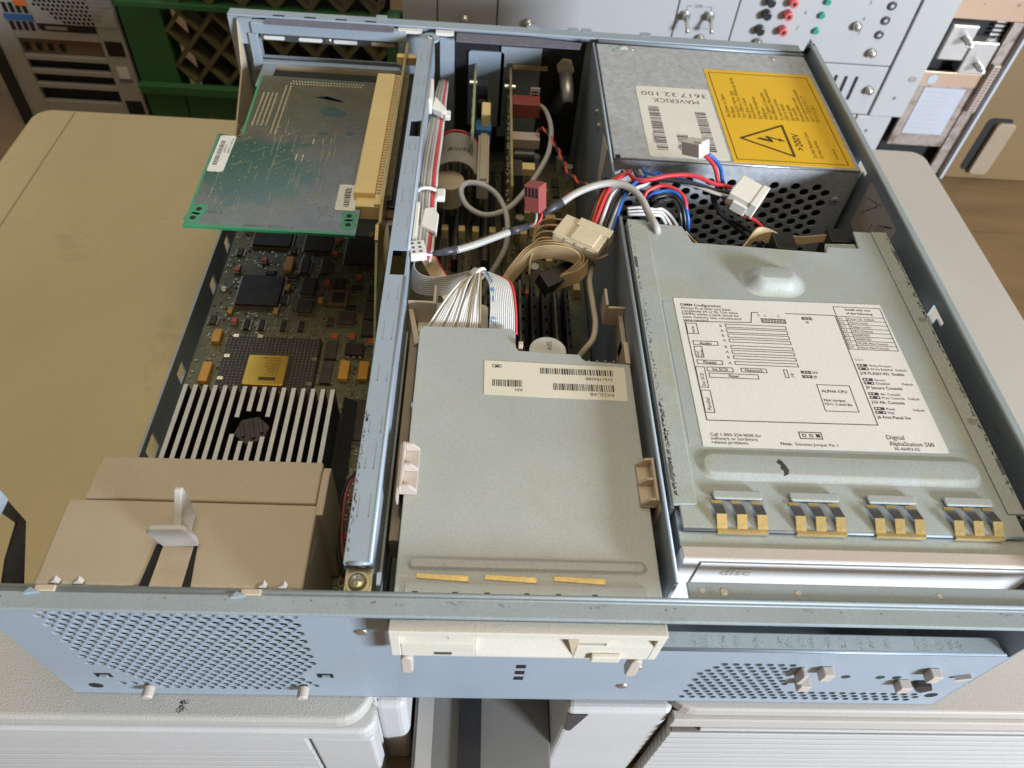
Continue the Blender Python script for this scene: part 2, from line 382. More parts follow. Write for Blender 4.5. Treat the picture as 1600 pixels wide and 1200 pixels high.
def perforated(rows, pu, pv, r, u0, u1, v0, v1, P, t, n=12):
    """plate u0..u1 x v0..v1 with round holes. rows = [(v, [u, ...])], cells pu x pv; P(u, v, d) maps to 3D, d in 0..t"""
    mb = MB()
    def quad(a, b, c, d):
        if b-a < 1e-6 or d-c < 1e-6: return
        for dd in (0, t): mb.add([P(a, c, dd), P(b, c, dd), P(b, d, dd), P(a, d, dd)], [(0, 1, 2, 3)])
    rows = sorted(rows); last = v0
    for v, us in rows:
        lo, hi = v-pv/2, v+pv/2
        quad(u0, u1, last, lo); last = hi
        x = u0
        for u in sorted(us):
            a, b = u-pu/2, u+pu/2
            quad(x, a, lo, hi); x = b
            ring = []; sq = []
            for k in range(n):
                an = 2*math.pi*(k+0.5)/n; cs, sn = math.cos(an), math.sin(an)
                ring.append((u+r*cs, v+r*sn))
                sc = min((pu/2)/abs(cs) if abs(cs) > 1e-9 else 1e9, (pv/2)/abs(sn) if abs(sn) > 1e-9 else 1e9)
                sq.append((u+cs*sc, v+sn*sc))
            corners = [(b, hi), (a, hi), (a, lo), (b, lo)]
            for dd in (0, t):
                vs = [P(*p, dd) for p in ring] + [P(*p, dd) for p in sq]
                mb.add(vs, [(k, (k+1) % n, n+(k+1) % n, n+k) for k in range(n)])
                for cu_, cv_ in corners:            # fill the corner triangles cut off between rays
                    best = None
                    for k in range(n):
                        p, q = sq[k], sq[(k+1) % n]
                        if abs(p[0]-q[0]) > 1e-9 and abs(p[1]-q[1]) > 1e-9 and min(p[0], q[0])-1e-6 <= cu_ <= max(p[0], q[0])+1e-6 and min(p[1], q[1])-1e-6 <= cv_ <= max(p[1], q[1])+1e-6:
                            best = (p, q)
                    if best: mb.add([P(*best[0], dd), P(cu_, cv_, dd), P(*best[1], dd)], [(0, 1, 2)])
            vs = [P(*p, 0) for p in ring] + [P(*p, t) for p in ring]
            mb.add(vs, [(k, (k+1) % n, n+(k+1) % n, n+k) for k in range(n)])
        quad(x, u1, lo, hi)
    quad(u0, u1, last, v1)
    return mb
def screw(name, parent, c, r, axis='z', sign=1, mat="bright_screw", head=1.2):
    mb = MB()
    if axis == 'z': mb.cyl((c[0], c[1], c[2]), r, head*0.4*sign, 'z', 18); mb.dome((c[0], c[1], c[2]+head*0.4*sign), r*0.96, head*0.6, 'z', 18, sign)
    elif axis == 'y': mb.cyl(c, r, head*0.4*sign, 'y', 18); mb.dome((c[0], c[1]+head*0.4*sign, c[2]), r*0.96, head*0.6, 'y', 18, sign)
    else: mb.cyl(c, r, head*0.4*sign, 'x', 18); mb.dome((c[0]+head*0.4*sign, c[1], c[2]), r*0.96, head*0.6, 'x', 18, sign)
    s = part(name, mb, mat, parent, smooth=True)
    k = MB(); w, l = r*0.14, r*0.55; e = head*1.02*sign
    if axis == 'z':
        k.box(c[0]-l, c[0]+l, c[1]-w, c[1]+w, c[2]+e*0.8, c[2]+e); k.box(c[0]-w, c[0]+w, c[1]-l, c[1]+l, c[2]+e*0.8, c[2]+e*1.005)
    elif axis == 'y':
        k.box(c[0]-l, c[0]+l, c[1]+e*0.8, c[1]+e, c[2]-w, c[2]+w); k.box(c[0]-w, c[0]+w, c[1]+e*0.8, c[1]+e*1.005, c[2]-l, c[2]+l)
    else:
        k.box(c[0]+e*0.8, c[0]+e, c[1]-l, c[1]+l, c[2]-w, c[2]+w); k.box(c[0]+e*0.8, c[0]+e*1.005, c[1]-w, c[1]+w, c[2]-l, c[2]+l)
    part("cross_slot", k, "dark_contact", s)
    return s
# ================================================================== the setting: table top
struct("table_top", MB().box(-900, 1300, -500, 1250, -300, -260), "table_wood")

# ---- the beige case under the left half
lc = thing("desktop_case", "yellowed beige computer case lying flat under the fan end of the open chassis", "computer case", (-20, 250, -260))
top = MB().prism([(-196, 62)] + [(150, 62)] + [p for p in rrect(-196, 150, -2, 502, 16, 6) if p[1] > 62], 'z', -136, -124.5)
lt = part("top_panel", top, "yellowed_plastic", lc, bevel=2.6, segs=4)
fr = MB().prism(rrect(-197, 152, -4.5, 12, 8, 5), 'z', -150, -136.2)      # rolled front lip below the top
part("front_lip", fr, "case_front_plastic", lc, bevel=2.5, segs=4)
fb = [p for p in rrect(-196, 150, -2.5, 502, 16, 6) if p[1] < 61]; part("front_top_band", MB().prism([(-196, 61.9)] + fb + [(150, 61.9)], 'z', -136, -124.6), "textured_plastic", lc, bevel=2.6, segs=4)
sk = MB(); rr = random.Random(8)
for k in range(70):
    x = 60 + rr.gauss(0, 1.0) + 0.0; y = rr.uniform(0.5, 6.5); x += (y-3)*0.25; flat(sk, x, x+rr.uniform(0.2, 0.7), y, y+rr.uniform(0.2, 0.8), -124.55)
part("scuff_mark", sk, "bar_ink", lc)
seam = MB().box(-162.6, -161.6, 2, 498, -124.5, -124.1)
part("seam", seam, "brown_wire", lc)
body = MB().prism(rrect(-194, 146, 9, 500, 8, 5), 'z', -260, -136.1)
part("body", body, "case_front_plastic", lc)
part("front_fascia", MB().box(-190, 116, -3.8, 4, -176, -150.4), "case_front_plastic", lc, bevel=0.8)
for i in range(7):
    z = -178.5 - i*11.6
    part("front_rib", MB().box(-190, 116, -3.5, 4, z-9.2, z), "case_front_plastic", lc, bevel=0.5)
    part("groove_shade", MB().box(-189, 115, -2.6, 4, z+0.05, z+2.3), "gap_grey", lc)  # dark filler strip in the gap, stands in for the shade between ribs
for i in range(9):                       # vertical ribs that wrap the right corner
    a = 6 + i*3.4
    part("corner_rib", MB().box(146.5, 149.5 + 0.25*i, a, a+2.0, -258, -138 - 0.3*i), "case_front_plastic", lc, bevel=0.6)
part("side_panel", MB().box(147, 165, 12, 495, -259.5, -150), "case_front_plastic", lc, bevel=5, segs=4)
post = MB().prism([(118, -4.2), (150, -4.2), (151, 3), (151, 5), (118, 5)], 'z', -259, -150.3)
part("corner_post", post, "case_front_plastic", lc, bevel=2, segs=3)

# ---- the beige case under the right half
rc = thing("desktop_case", "pinkish beige computer case under the drive end of the chassis, with a slatted front", "computer case", (455, 260, -260))
part("top_panel", MB().prism(rrect(297, 613, 5, 514, 14, 6), 'z', -134, -124.5), "grey_beige_plastic", rc, bevel=1.5, segs=3)
part("body", MB().box(299, 611, 16, 511, -260, -134.1), "case_front_plastic", rc, bevel=1)
part("front_band", MB().box(301, 613, 2.6, 8, -146, -134.3), "grey_beige_plastic", rc, bevel=0.8)
part("label_recess", MB().box(318, 613, 1.6, 8, -149.6, -146.5), "case_front_plastic", rc, bevel=0.4)
for i in range(11):
    z = -152 - i*10.4
    part("front_slat", MB().box(303 + 0.2*i, 612, 0.8, 8, z-7.7, z), "case_front_plastic", rc, bevel=0.5)
    part("groove_shade", MB().box(304 + 0.2*i, 611, 1.6, 8, z+0.05, z+2.6 if i else z+2.2), "gap_grey", rc)  # gap filled in dark grey: painted shade between the slats
part("side_post", MB().box(246.5, 301.8, 6, 300, -260, -133), "case_front_plastic", rc, bevel=4, segs=4)
part("dark_window", MB().prism([(247.8, -137), (258, -137), (252.6, -166), (250, -166)], 'y', 5.4, 5.95), "shrink_tube", rc)

# ---- what stands in the gap between the two cases
gp = thing("storage_box", "grey box with a black band in the gap between the beige cases", "box", (205, 60, -260))
part("panel", MB().box(167, 246, -60, 130, -260, -205), "gap_grey", gp, bevel=0.8)
part("black_band", MB().box(193, 206, -59.5, 129, -205, -202.5), "black_plastic", gp)
part("side_strip", MB().box(169, 178, -59.5, 129, -205, -203.5), "tower_steel", gp)

# ================================================================== things behind, all standing on the table at y = 680
Y = 680
# ---- grey instrument panel
ip = thing("instrument_panel", "pale grey test panel with jacks, toggle switches and screws behind the chassis", "test panel", (390, Y+40, -260))
part("cabinet", MB().box(108, 668, Y+8, Y+80, -260, 90), "gap_grey", ip)
def plate(x0, x1, z0, z1, y=Y): part("face_plate", MB().box(x0+0.7, x1-0.7, y, y+7, z0+0.7, z1-0.7), "panel_paint", ip, bevel=0.6)
plate(108, 144.5, -260, 80); plate(144.5, 206, -260, 80); plate(206, 391, -260, 80); plate(391, 453, -260, 80); plate(453, 638.5, -127, 80)
part("vent_plate", MB().box(453.7, 637.8, Y, Y+6, -184.3, -127.7), "panel_paint", ip, bevel=0.6)
part("face_plate", MB().box(453.7, 626, Y, Y+6, -259.3, -185.7), "panel_paint", ip, bevel=0.6)
for x0, z1, z0 in ((583.5, -139.5, -158), (595, -140, -163), (607, -140, -168)):
    part("vent_slot", MB().prism(rrect(x0-1.9, x0+1.9, z0, z1, 1.8, 4), 'y', Y-0.3, Y+0.4), "dark_void", ip)
part("rack_ear", MB().box(639.2, 678, Y-3, Y+6, -184, 80), "panel_paint", ip, bevel=0.8)
part("rack_ear", MB().box(627.4, 668, Y-1, Y+6, -260, -185.5), "panel_paint", ip, bevel=0.8)
part("ear_slot", MB().prism(rrect(663.5, 672.5, -141, -135, 2.9, 5), 'y', Y-3.4, Y-2.6), "rusty_steel", ip)
for x, z in ((658, -161), (645, -204)): part("ear_hole", MB().cyl((x, Y-3.2 if z > -185 else Y-1.2, z), 2.1, 0.6, 'y', 12), "gap_grey", ip)
for x, z in ((173, -105), (239, -105), (422, -109), (484, -109), (582, -85), (610, -112), (626, -154)):
    s = part("thumb_screw", MB().cyl((x, Y-1, z), 4.6, -4, 'y', 18).dome((x, Y-5, z), 4.5, 3.2, 'y', 18, -1), "bright_screw", ip, smooth=True)
for x, z in ((400, -86), (425, -85)):
    s = part("toggle_switch", MB().cyl((x, Y, z), 5.2, -3, 'y', 8).cyl((x, Y-3, z), 3.6, -5, 'y', 14), "bright_screw", ip)
    part("lever", MB().tube([(x, Y-8, z), (x+1.5, Y-15, z-7), (x+2.2, Y-18, z-10)], [1.5, 1.8, 2.4], 10), "nickel", s, smooth=True)
tx = MB(); text(tx, "ON", 412, Y-0.25, -78.5, 5, 0, 'CENTER', 1, 'y-'); text(tx, "OFF", 416, Y-0.25, -100.5, 4.2, 0, 'CENTER', 1, 'y-')
for a, b, c, d in ((400, 406, -77.2, -76.7), (418, 426, -77.2, -76.7), (400, 400.5, -82, -77), (425.5, 426, -82, -77), (404, 409, -99.4, -99), (422, 428, -99.4, -99)):
    tx.add([(a, Y-0.25, c), (b, Y-0.25, c), (b, Y-0.25, d), (a, Y-0.25, d)], [(0, 1, 2, 3)])
for s_, x, z in (("5", 587, -63.5), ("6", 587, -79.5), ("7", 588, -95), ("6", 524, -77.5), ("7", 521, -94)): text(tx, s_, x, Y-0.25, z, 5.5, 0, 'CENTER', 1, 'y-')
part("lettering", tx, "bar_ink", ip)
for x, z, m in ((483, -66, 'jack_black'), (506, -65, 'jack_red'), (483, -79, 'jack_black'), (505, -78, 'jack_red'), (481, -95, 'jack_black'), (505, -94, 'jack_red')):
    s = part("banana_jack", MB().cyl((x, Y, z), 4.8, -9, 'y', 16, 4.2), m, ip, smooth=False, bevel=0.5)
    part("bore", MB().cyl((x, Y-9.05, z), 2.0, 0.6, 'y', 12), "dark_void", s)
for x, z in ((542, -63), (541, -77), (541, -93)): part("test_pin", MB().cyl((x, Y, z), 3.6, -4, 'y', 14, 3.0), "jack_green", ip, bevel=0.4)
for x, z in ((610, -63), (610, -78), (610, -93)):
    s = part("socket", MB().cyl((x, Y, z), 4.4, -2, 'y', 18), "jack_black", ip, bevel=0.4); part("bore", MB().cyl((x, Y-2.05, z), 1.8, 0.5, 'y', 12), "nickel", s)
# ---- gold passivated chassis with two metal blocks
gc = thing("equipment_chassis", "gold passivated equipment chassis with two silver blocks and a data plate, beside the drawer unit", "equipment", (722, Y+40, -260))
part("shell", MB().box(680, 764, Y+16, Y+80, -260, 60), "dark_void", gc)
part("upper_plate", MB().box(680, 764, Y+2, Y+6, -72, 60), "iridescent_steel", gc, bevel=0.5)
part("middle_plate", MB().box(680, 747, Y+2, Y+6, -146, -130), "iridescent_steel", gc, bevel=0.5)
part("lower_plate", MB().box(680, 763, Y+3, Y+7, -222, -146.3), "rusty_steel", gc, bevel=0.5)
part("side_plate", MB().box(747.3, 764, Y+1, Y+6, -260, -72.3), "rusty_steel", gc, bevel=0.5)
part("edge_flange", MB().box(762, 765.5, Y-6, Y+1, -260, 60), "plate_label", gc, bevel=0.5)
for x0, x1, z0, z1 in ((682, 711, -114, -76), (712, 742, -128, -92)):
    b = part("filter_block", MB().box(x0, x1, Y-4, Y+14, z0, z1), "nickel", gc, bevel=1.5)
    cx, cz = (701, -89) if x0 < 700 else (729, -116)
    part("terminal_stud", MB().cyl((cx, Y-4, cz), 3.6, -14, 'y', 14).cyl((cx, Y-18, cz), 2.2, -4, 'y', 12), "bright_screw", b, bevel=0.4)
part("data_plate", MB().box(690, 738, Y+2.2, Y+3, -206, -148.5), "plate_label", gc)
dt = MB()
rr = random.Random(4)
for i in range(9):
    z = -153 - i*5.6; dt.add([(694, Y+2.0, z), (694+rr.uniform(18, 38), Y+2.0, z), (694+30, Y+2.0, z-1.4), (694, Y+2.0, z-1.4)], [(0, 1, 2, 3)])
part("faint_print", dt, "panel_paint", gc)
part("round_seal", MB().cyl((693, Y+2, -138.5), 5.6, -0.6, 'y', 22), "plate_label", gc)
hc = part("header_connector", MB().box(749, 757, Y-5, Y+1, -172, -116), "pale_tan_plastic", gc, bevel=0.5)
pk = MB()
for i in range(17): pk.box(750.5, 755.5, Y-5.6, Y-5, -171+i*3.2, -169.4+i*3.2)
part("contact_row", pk, "copper_board", hc)
gr = MB()
for i in range(7): gr.box(734, 747, Y+9, Y+12, -104+i*4.6, -101.5+i*4.6)
part("grille_bars", gr, "nickel", gc)
gt = MB()
for s_, x, z in (("-", 706, -58), ("+", 742, -58), ("~", 724, -52)): text(gt, s_, x, Y+1.8, z, 9, 0, 'CENTER', 1, 'y-')
part("lettering", gt, "bar_ink", gc)
# ---- ochre drawer unit
du = thing("drawer_unit", "ochre drawer unit with a slanted recessed handle at the table's far end", "drawer unit", (860, Y+60, -260))
part("front", MB().box(766.5, 1000, Y-2, Y+140, -259.5, 60), "drawer_paint", du, bevel=1)
part("handle_recess", MB().prism(rrect(781, 812, -247, -178, 6, 5), 'y', Y-2.6, Y-1.9), "dark_void", du)
part("handle", MB().prism(rrect(792, 815, -250, -182, 5, 5), 'y', Y-8, Y-2.7), "pale_wood_handle", du, bevel=1)
# ---- green crate
cr = thing("plastic_crate", "dark green plastic crate with a diamond lattice front behind the expansion card", "crate", (-35, Y+60, -260))
part("top_rail", MB().box(-182, 106, Y-4, Y+10, -114, -108), "crate_green", cr, bevel=0.8)
part("corner_post", MB().box(-182, -139.5, Y, Y+30, -258, -114.2), "crate_green", cr, bevel=1.5)
part("corner_post", MB().box(90, 106, Y, Y+30, -258, -114.2), "crate_green", cr, bevel=1.5)
part("lower_rail", MB().box(-182, 106, Y-10, Y-0.2, -206, -196), "crate_green", cr, bevel=0.8)
part("lower_panel", MB().box(-139.3, 89.8, Y+2, Y+12, -258, -206.2), "crate_green", cr, bevel=0.8)
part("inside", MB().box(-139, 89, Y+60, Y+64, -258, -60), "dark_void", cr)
part("upper_rail", MB().box(-182, 106, Y-4, Y+10, -86, -78), "crate_green", cr, bevel=0.8)
def bars(z0, z1, x0, x1, p=33.5):
    k = -8
    while k < 12:
        for sgn in (1, -1):
            # bar centre line x = xc + sgn * (z - z0) * (p / h) with h = 38
            xc = -121 + k*p
            pts = []
            a = (xc, z0); b = (xc + sgn*(z1-z0)*(p/2)/19.3, z1)
            # clip to x0..x1
            ax, az, bx_, bz = a[0], a[1], b[0], b[1]
            def clip(ax, az, bx_, bz):
                t0, t1 = 0.0, 1.0; dx = bx_-ax
                for lim, s in ((x0, 1), (x1, -1)):
                    if dx == 0: continue
                    t = (lim-ax)/dx
                    if s*dx > 0: t0 = max(t0, t)
                    else: t1 = min(t1, t)
                if t0 >= t1: return None
                return (ax+dx*t0, az+(bz-az)*t0, ax+dx*t1, az+(bz-az)*t1)
            c = clip(ax, az, bx_, bz)
            if c and abs(c[3]-c[1]) > 3:
                d = Vector((c[2]-c[0], c[3]-c[1])).normalized(); n = Vector((-d.y, d.x))*2.0
                part("lattice_bar", MB().prism([(c[0]+n.x, c[1]+n.y), (c[0]-n.x, c[1]-n.y), (c[2]-n.x, c[3]-n.y), (c[2]+n.x, c[3]+n.y)], 'y', Y+(0.5 if sgn > 0 else 1.1), Y+22), "crate_lattice", cr)
        k += 1
bars(-196, -114, -139, 89); bars(-108, -86, -139, 89)
# ---- small tower computer
tw = thing("tower_computer", "dark tower computer turned rear side out with four open expansion slots, beside the green crate", "computer", (-250, Y+60, -260))
part("shell", MB().box(-318, -186, Y+8, Y+120, -258, 40), "dark_void", tw)
def tp_(x0, x1, z0, z1, mat="tower_steel", y0=Y, name="rear_plate"): return part(name, MB().box(x0, x1, y0, y0+6, z0, z1), mat, tw, bevel=0.4)
tp_(-318, -297, -258, 40); tp_(-211, -186, -258, 40); tp_(-296.7, -211.3, -258, -227); tp_(-296.7, -211.3, -156, -147)
for z in (-177, -193, -209): tp_(-296.7, -211.3, z-2.6, z+2.6, name="slot_divider")
tp_(-296.5, -211.5, -173.9, -157.4, "copper_board", Y+5, "slot_bracket")
for x in (-292, -280, -268, -256): part("bracket_port", MB().box(x-2.6, x+2.6, Y+4.2, Y+5.2, -171, -163), "dark_void", tw)
part("slot_cover", MB().box(-267, -211, Y-0.6, Y-0.1, -146, -139), "dark_void", tw)
part("slot_lamp", MB().box(-262, -240, Y-1.0, Y-0.65, -144.5, -141), "nickel", tw)
gm = []
zc = -100
rows = []
for i in range(12):
    z = -136 + i*4.2; half = min(40, 16 + i*6)
    rows.append((z, [-226 + k*4.8 + (2.4 if i % 2 else 0) for k in range(-9, 10) if abs(k*4.8 + (2.4 if i % 2 else 0)) < half]))
part("fan_grille", perforated(rows, 4.8, 4.2, 2.0, -270, -187, -138.2, -84, lambda u, v, d: (u, Y-1.2+d, v), 1.0, 8), "tower_steel", tw)
part("upper_plate", MB().box(-296.7, -271, Y, Y+6, -146.5, 40), "tower_steel", tw)
part("blue_band", MB().box(-299, -271, Y-1.5, Y-0.1, -136.5, -130.5), "tower_blue", tw)
for i in range(4):
    part("port_slot", MB().box(-297+i*6.6, -293+i*6.6, Y-0.8, Y-0.05, -147, -138), "dark_void", tw)
    part("port_slot", MB().box(-297+i*6.6, -293+i*6.6, Y-0.8, Y-0.05, -129, -119), "dark_void", tw)
part("orange_port", MB().box(-283, -272, Y-1.8, Y-0.1, -121, -115), "orange_plastic", tw)
for z0, z1 in ((-170, -154), (-238, -222)): part("square_opening", MB().box(-207, -189, Y-0.6, Y-0.05, z0, z1), "dark_void", tw)
part("sticker", MB().box(-204, -192, Y-0.5, Y-0.05, -195, -182), "paper_label", tw); part("sticker", MB().box(-205, -191, Y-0.5, Y-0.05, -199.5, -196), "violet_foil", tw)
part("side_panel", MB().box(-330, -318.2, Y-4, Y+120, -258, 40), "black_plastic", tw, bevel=1)
# ================================================================== the open computer chassis
ch = thing("computer_chassis", "open grey steel computer chassis lying across the two beige cases", "chassis", (222, 225, -124.2))
XL, XR, YF, YB, ZB = 10.0, 434.0, 9.0, 441.0, -124.0
part("floor_pan", MB().box(XL, XR, YF, YB, ZB, ZB+1.2), "inner_steel", ch)
# ---- perforated front panel, left: full height; centre: under the floppy; right: low, under the drive opening
rows = []
zt = -15.7
i = 0
z = -28.9 + 3*4.4
while z > -116:
    odd = round((z + 28.9)/4.4) % 2 != 0
    x0 = 33.4 if odd else 30.8
    us = [x0 + 5.2*k for k in range(0, 19) if x0 + 5.2*k < 128.5]
    if -99 < z < -86: us = [u for u in us if u > 36 + (-86 - z)*0.8 and u < 127 - (-86 - z)*0.6]
    if -104 < z <= -99: us = [u for u in us if 46 < u < 122]
    if -108.5 < z <= -104: us = [u for u in us if 32 < u]
    if z <= -108.5: us = [u for u in us if 52 < u < 108]
    rows.append((z, us)); z -= 4.4
part("front_panel", perforated(rows, 5.2, 4.4, 2.08, XL, 163.0, ZB+0.3, -2.2, lambda u, v, d: (u, YF+d, v), 0.8, 14), "front_steel", ch, label="perforated front panel section")
mid = MB().box(163.0, 272.0, YF, YF+1.3, ZB+0.3, -37)
part("front_panel", mid, "front_steel", ch)
rows = []
for k in range(12):
    z = -69.8 - 4.26*k
    off = 309.2 - 2.6*k
    left = {0: 308, 1: 306, 2: 303, 3: 300.5, 4: 303, 5: 300.2, 6: 302.8, 7: 300.2, 8: 302.6, 9: 300, 10: 302.4, 11: 300}[k]
    x0 = 309.2 if k % 2 == 0 else 306.6
    x0 = x0 - 5.2*4
    right = 343.5 if k < 2 else (341 if k < 4 else 349 - 0.0*k)
    if 2 <= k < 5: right = 345 - (k-2)*1.5
    if 5 <= k < 9: right = 344 + (k-5)*1.8
    if k >= 9: right = 419
    rows.append((z, [x0 + 5.2*j for j in range(40) if left <= x0 + 5.2*j <= right]))
part("front_panel", perforated(rows, 5.2, 4.26, 2.0, 272.0, 433.5, ZB+0.3, -54.2, lambda u, v, d: (u, YF+d, v), 0.8, 14), "front_steel", ch, label="low perforated front panel section under the drive opening")
sh = MB().prism([(274, YF+1.32), (431, YF+1.32), (430, 16.6), (428, 17.6), (274, 17.8)], 'z', -55.4, -54.0)
part("front_shelf", sh, "rim_steel", ch, bevel=0.5)
part("front_fold", MB().tube([(272.2, YF+1.0, -54.8), (431.5, YF+1.0, -54.8)], 1.0, 10), "front_steel", ch, smooth=True)
part("bottom_fold", MB().tube([(XL, YF+0.9, ZB+0.5), (XR, YF+0.9, ZB+0.5)], 0.9, 8), "front_steel", ch, smooth=True)
# scuff marks on the shelf
sc = MB(); rr = random.Random(11)
for cx in (292, 297, 305, 311, 320, 330, 334, 340, 344, 352, 358, 366, 371, 378, 392, 396, 402, 407, 411):
    for k in range(26):
        x = cx + rr.gauss(0, 1.0); y0 = rr.uniform(10.8, 16); flat(sc, x, x+rr.uniform(0.10, 0.28), y0, y0+rr.uniform(0.2, 0.7), -53.96)
part("scuff_marks", sc, "gap_grey", ch)
# small details in the front panel
for x, z in ((47.5, -112), (119, -110)):
    part("foot_peg", MB().cyl((x, YF, z), 2.7, -5.5, 'y', 16, 2.5), "pale_tan_plastic", ch, bevel=0.6)
for x, z in ((31.5, -97), (131, -93.2)):
    s = part("lance_slot", MB().box(x-3.6, x+3.6, YF-0.12, YF+0.4, z-2.6, z+2.6), "dark_void", ch)
    part("lance_tab", MB().box(x-1.2, x+2.0, YF-1.2, YF-0.15, z-1.8, z+1.2), "front_steel", s)
part("panel_hole", MB().cyl((23, YF-0.08, -112), 3.3, 0.3, 'y', 20), "dark_void", ch)
part("panel_hole", MB().cyl((425.1, YF-0.08, -108.6), 3.2, 0.3, 'y', 20), "dark_void", ch)
for k, z in enumerate((-76.8, -84.8, -92.6)):
    part("slot", MB().box(217, 221.4, YF-0.1, YF+0.3, z-2.2, z+2.2), "dark_void", ch)
for x, z in ((152, -38.7), (269.2, -100.9), (271, -74.8)):
    part("rivet", MB().dome((x, YF, z), 3.0, 1.3, 'y', 18, -1), "bright_screw", ch, smooth=True)
# light-pipe clips and leds on the right of the front panel
for x0, x1, z0, z1 in ((345.2, 347.4, -81.5, -71), (354.2, 359.2, -77, -69.5), (349.2, 354.6, -92, -85.5), (397.2, 402.8, -92, -85.5), (404.2, 409.2, -77, -69.5)):
    part("clip_peg", MB().box(x0, x1, YF-4.6, YF, z0, z1), "pale_tan_plastic", ch, bevel=0.5)
for x in (363.5, 371, 387.5, 395.5):
    part("indicator_lamp", MB().cyl((x, YF-0.15, -83.5), 2.1 if x > 364 else 1.3, 0.5, 'y', 16), "lamp_green", ch)
part("torn_foam", MB().prism([(407, -86.5), (413, -86.5), (416, -92), (412, -96), (409, -94), (406, -90)], 'y', YF-3, YF-0.1), "black_plastic", ch)
part("bent_tab", MB().prism([(421, -80), (427.5, -77), (428.5, -79), (423, -82.5)], 'y', YF-2, YF-0.1), "pale_tan_plastic", ch)
# ---- rim
rim = MB().box(XL-2, XR+2, 0, 8.6, -1.2, 0)
part("front_rim", rim, "rim_steel", ch, bevel=0.5)
part("rim_lip", MB().box(XL-2, XR+2, 0.0, 0.9, -1.9, -1.25), "rim_steel", ch, bevel=0.3)
part("rim_hem", MB().tube([(XL-2, 8.4, -0.1), (XR, 8.4, -0.1)], 0.85, 10), "rim_steel", ch, smooth=True)
part("rim_hem", MB().tube([(XL-2, 6.9, -0.25), (XR, 6.9, -0.25)], 0.5, 8), "rim_steel", ch, smooth=True)
for x in (41, 112):
    part("lance_tab", MB().prism([(x-2, 5.2), (x+3, 6.2), (x-0.5, 7.6)], 'z', 0.0, 1.4), "front_steel", ch)
    part("catch", MB().box(x+1, x+8, 6.5, 8.8, 0.1, 1.2), "tan_plastic", ch, bevel=0.3)
for x in (47.2, 55.3, 119.3, 126.5):
    part("hook_tip", MB().prism([(x-2.5, -1), (x+2.2, -1), (x+1.6, 3.4)], 'y', 9.5, 11.2), "pale_tan_plastic", ch)
sm = MB(); rr = random.Random(5)
for a, b in ((186, 192), (240, 245), (318, 322), (394, 399)):
    x = a
    while x < b:
        w = rr.uniform(0.4, 1.4); y0 = rr.uniform(4.4, 5.6); flat(sm, x, x+w*0.5, y0, y0+rr.uniform(0.15, 0.6), 0.04); x += w*rr.uniform(0.3, 0.9)
for k in range(26): x = rr.uniform(20, 420); y0 = rr.uniform(4.0, 5.0); flat(sm, x, x+rr.uniform(0.3, 1.0), y0, y0+rr.uniform(0.3, 0.8), 0.04)
part("grime_marks", sm, "gap_grey", ch)
# ---- second ledge in front of the optical drive
part("drive_ledge", MB().box(276, 433, 9.6, 16.4, -2.2, -1.0), "rim_steel", ch, bevel=0.5)
for x in (281.5, 318.5, 374): part("weld_spot", MB().cyl((x, 12.6, -1.0), 1.1, 0.12, 'z', 14), "pale_tan_plastic", ch)
part("weld_dimple", MB().cyl((290, 12.4, -1.0), 1.5, 0.25, 'z', 16), "bright_screw", ch, bevel=0.2)
# ---- left wall: low, with openings that show the beige case, and the front gusset
lw = MB()
def wall_x(x, t, y0, y1, z0, z1, holes, mb):
    """sheet at x with rectangular openings (y0, y1, z0, z1)"""
    ys = sorted({y0, y1, *[h[0] for h in holes], *[h[1] for h in holes]}); zs = sorted({z0, z1, *[h[2] for h in holes], *[h[3] for h in holes]})
    for a, b in zip(ys, ys[1:]):
        run = None
        for c, d in zip(zs, zs[1:]):
            cy, cz = (a+b)/2, (c+d)/2
            if any(h[0] < cy < h[1] and h[2] < cz < h[3] for h in holes):
                if run: mb.box(x, x+t, a, b, run[0], run[1]); run = None
            else: run = (run[0], d) if run else (c, d)
        if run: mb.box(x, x+t, a, b, run[0], run[1])
wall_x(XL, 1.2, 52, YB, ZB+1.2, -99, [(318, 328, -118, -108), (275, 286, -119, -109), (194, 206, -118, -108), (134, 148, -117, -104)], lw)
part("left_wall", lw, "inner_steel", ch)
gu = MB().frame([(9.5, -2.5), (48.5, -2.5), (48.5, -28), (27, -46), (9.5, -60)], [(18, -9), (43.5, -11), (45.2, -23.5), (31, -27), (18, -34)], 'x', XL, XL+1.2)
part("corner_gusset", gu, "anodised_black", ch)  # steel sheet given black: its shade is put into the colour
part("gusset_flange", MB().prism([(10.5, -2.4), (48.4, -2.4), (48.4, -10), (43, -10), (18, -8.6), (10.5, -8.6)], 'x', XL+1.25, XL+2.2), "front_steel", ch, bevel=0.3)
part("left_wall_front", MB().box(XL, XL+1.2, 10.4, 51.9, ZB+1.2, -85), "inner_steel", ch)
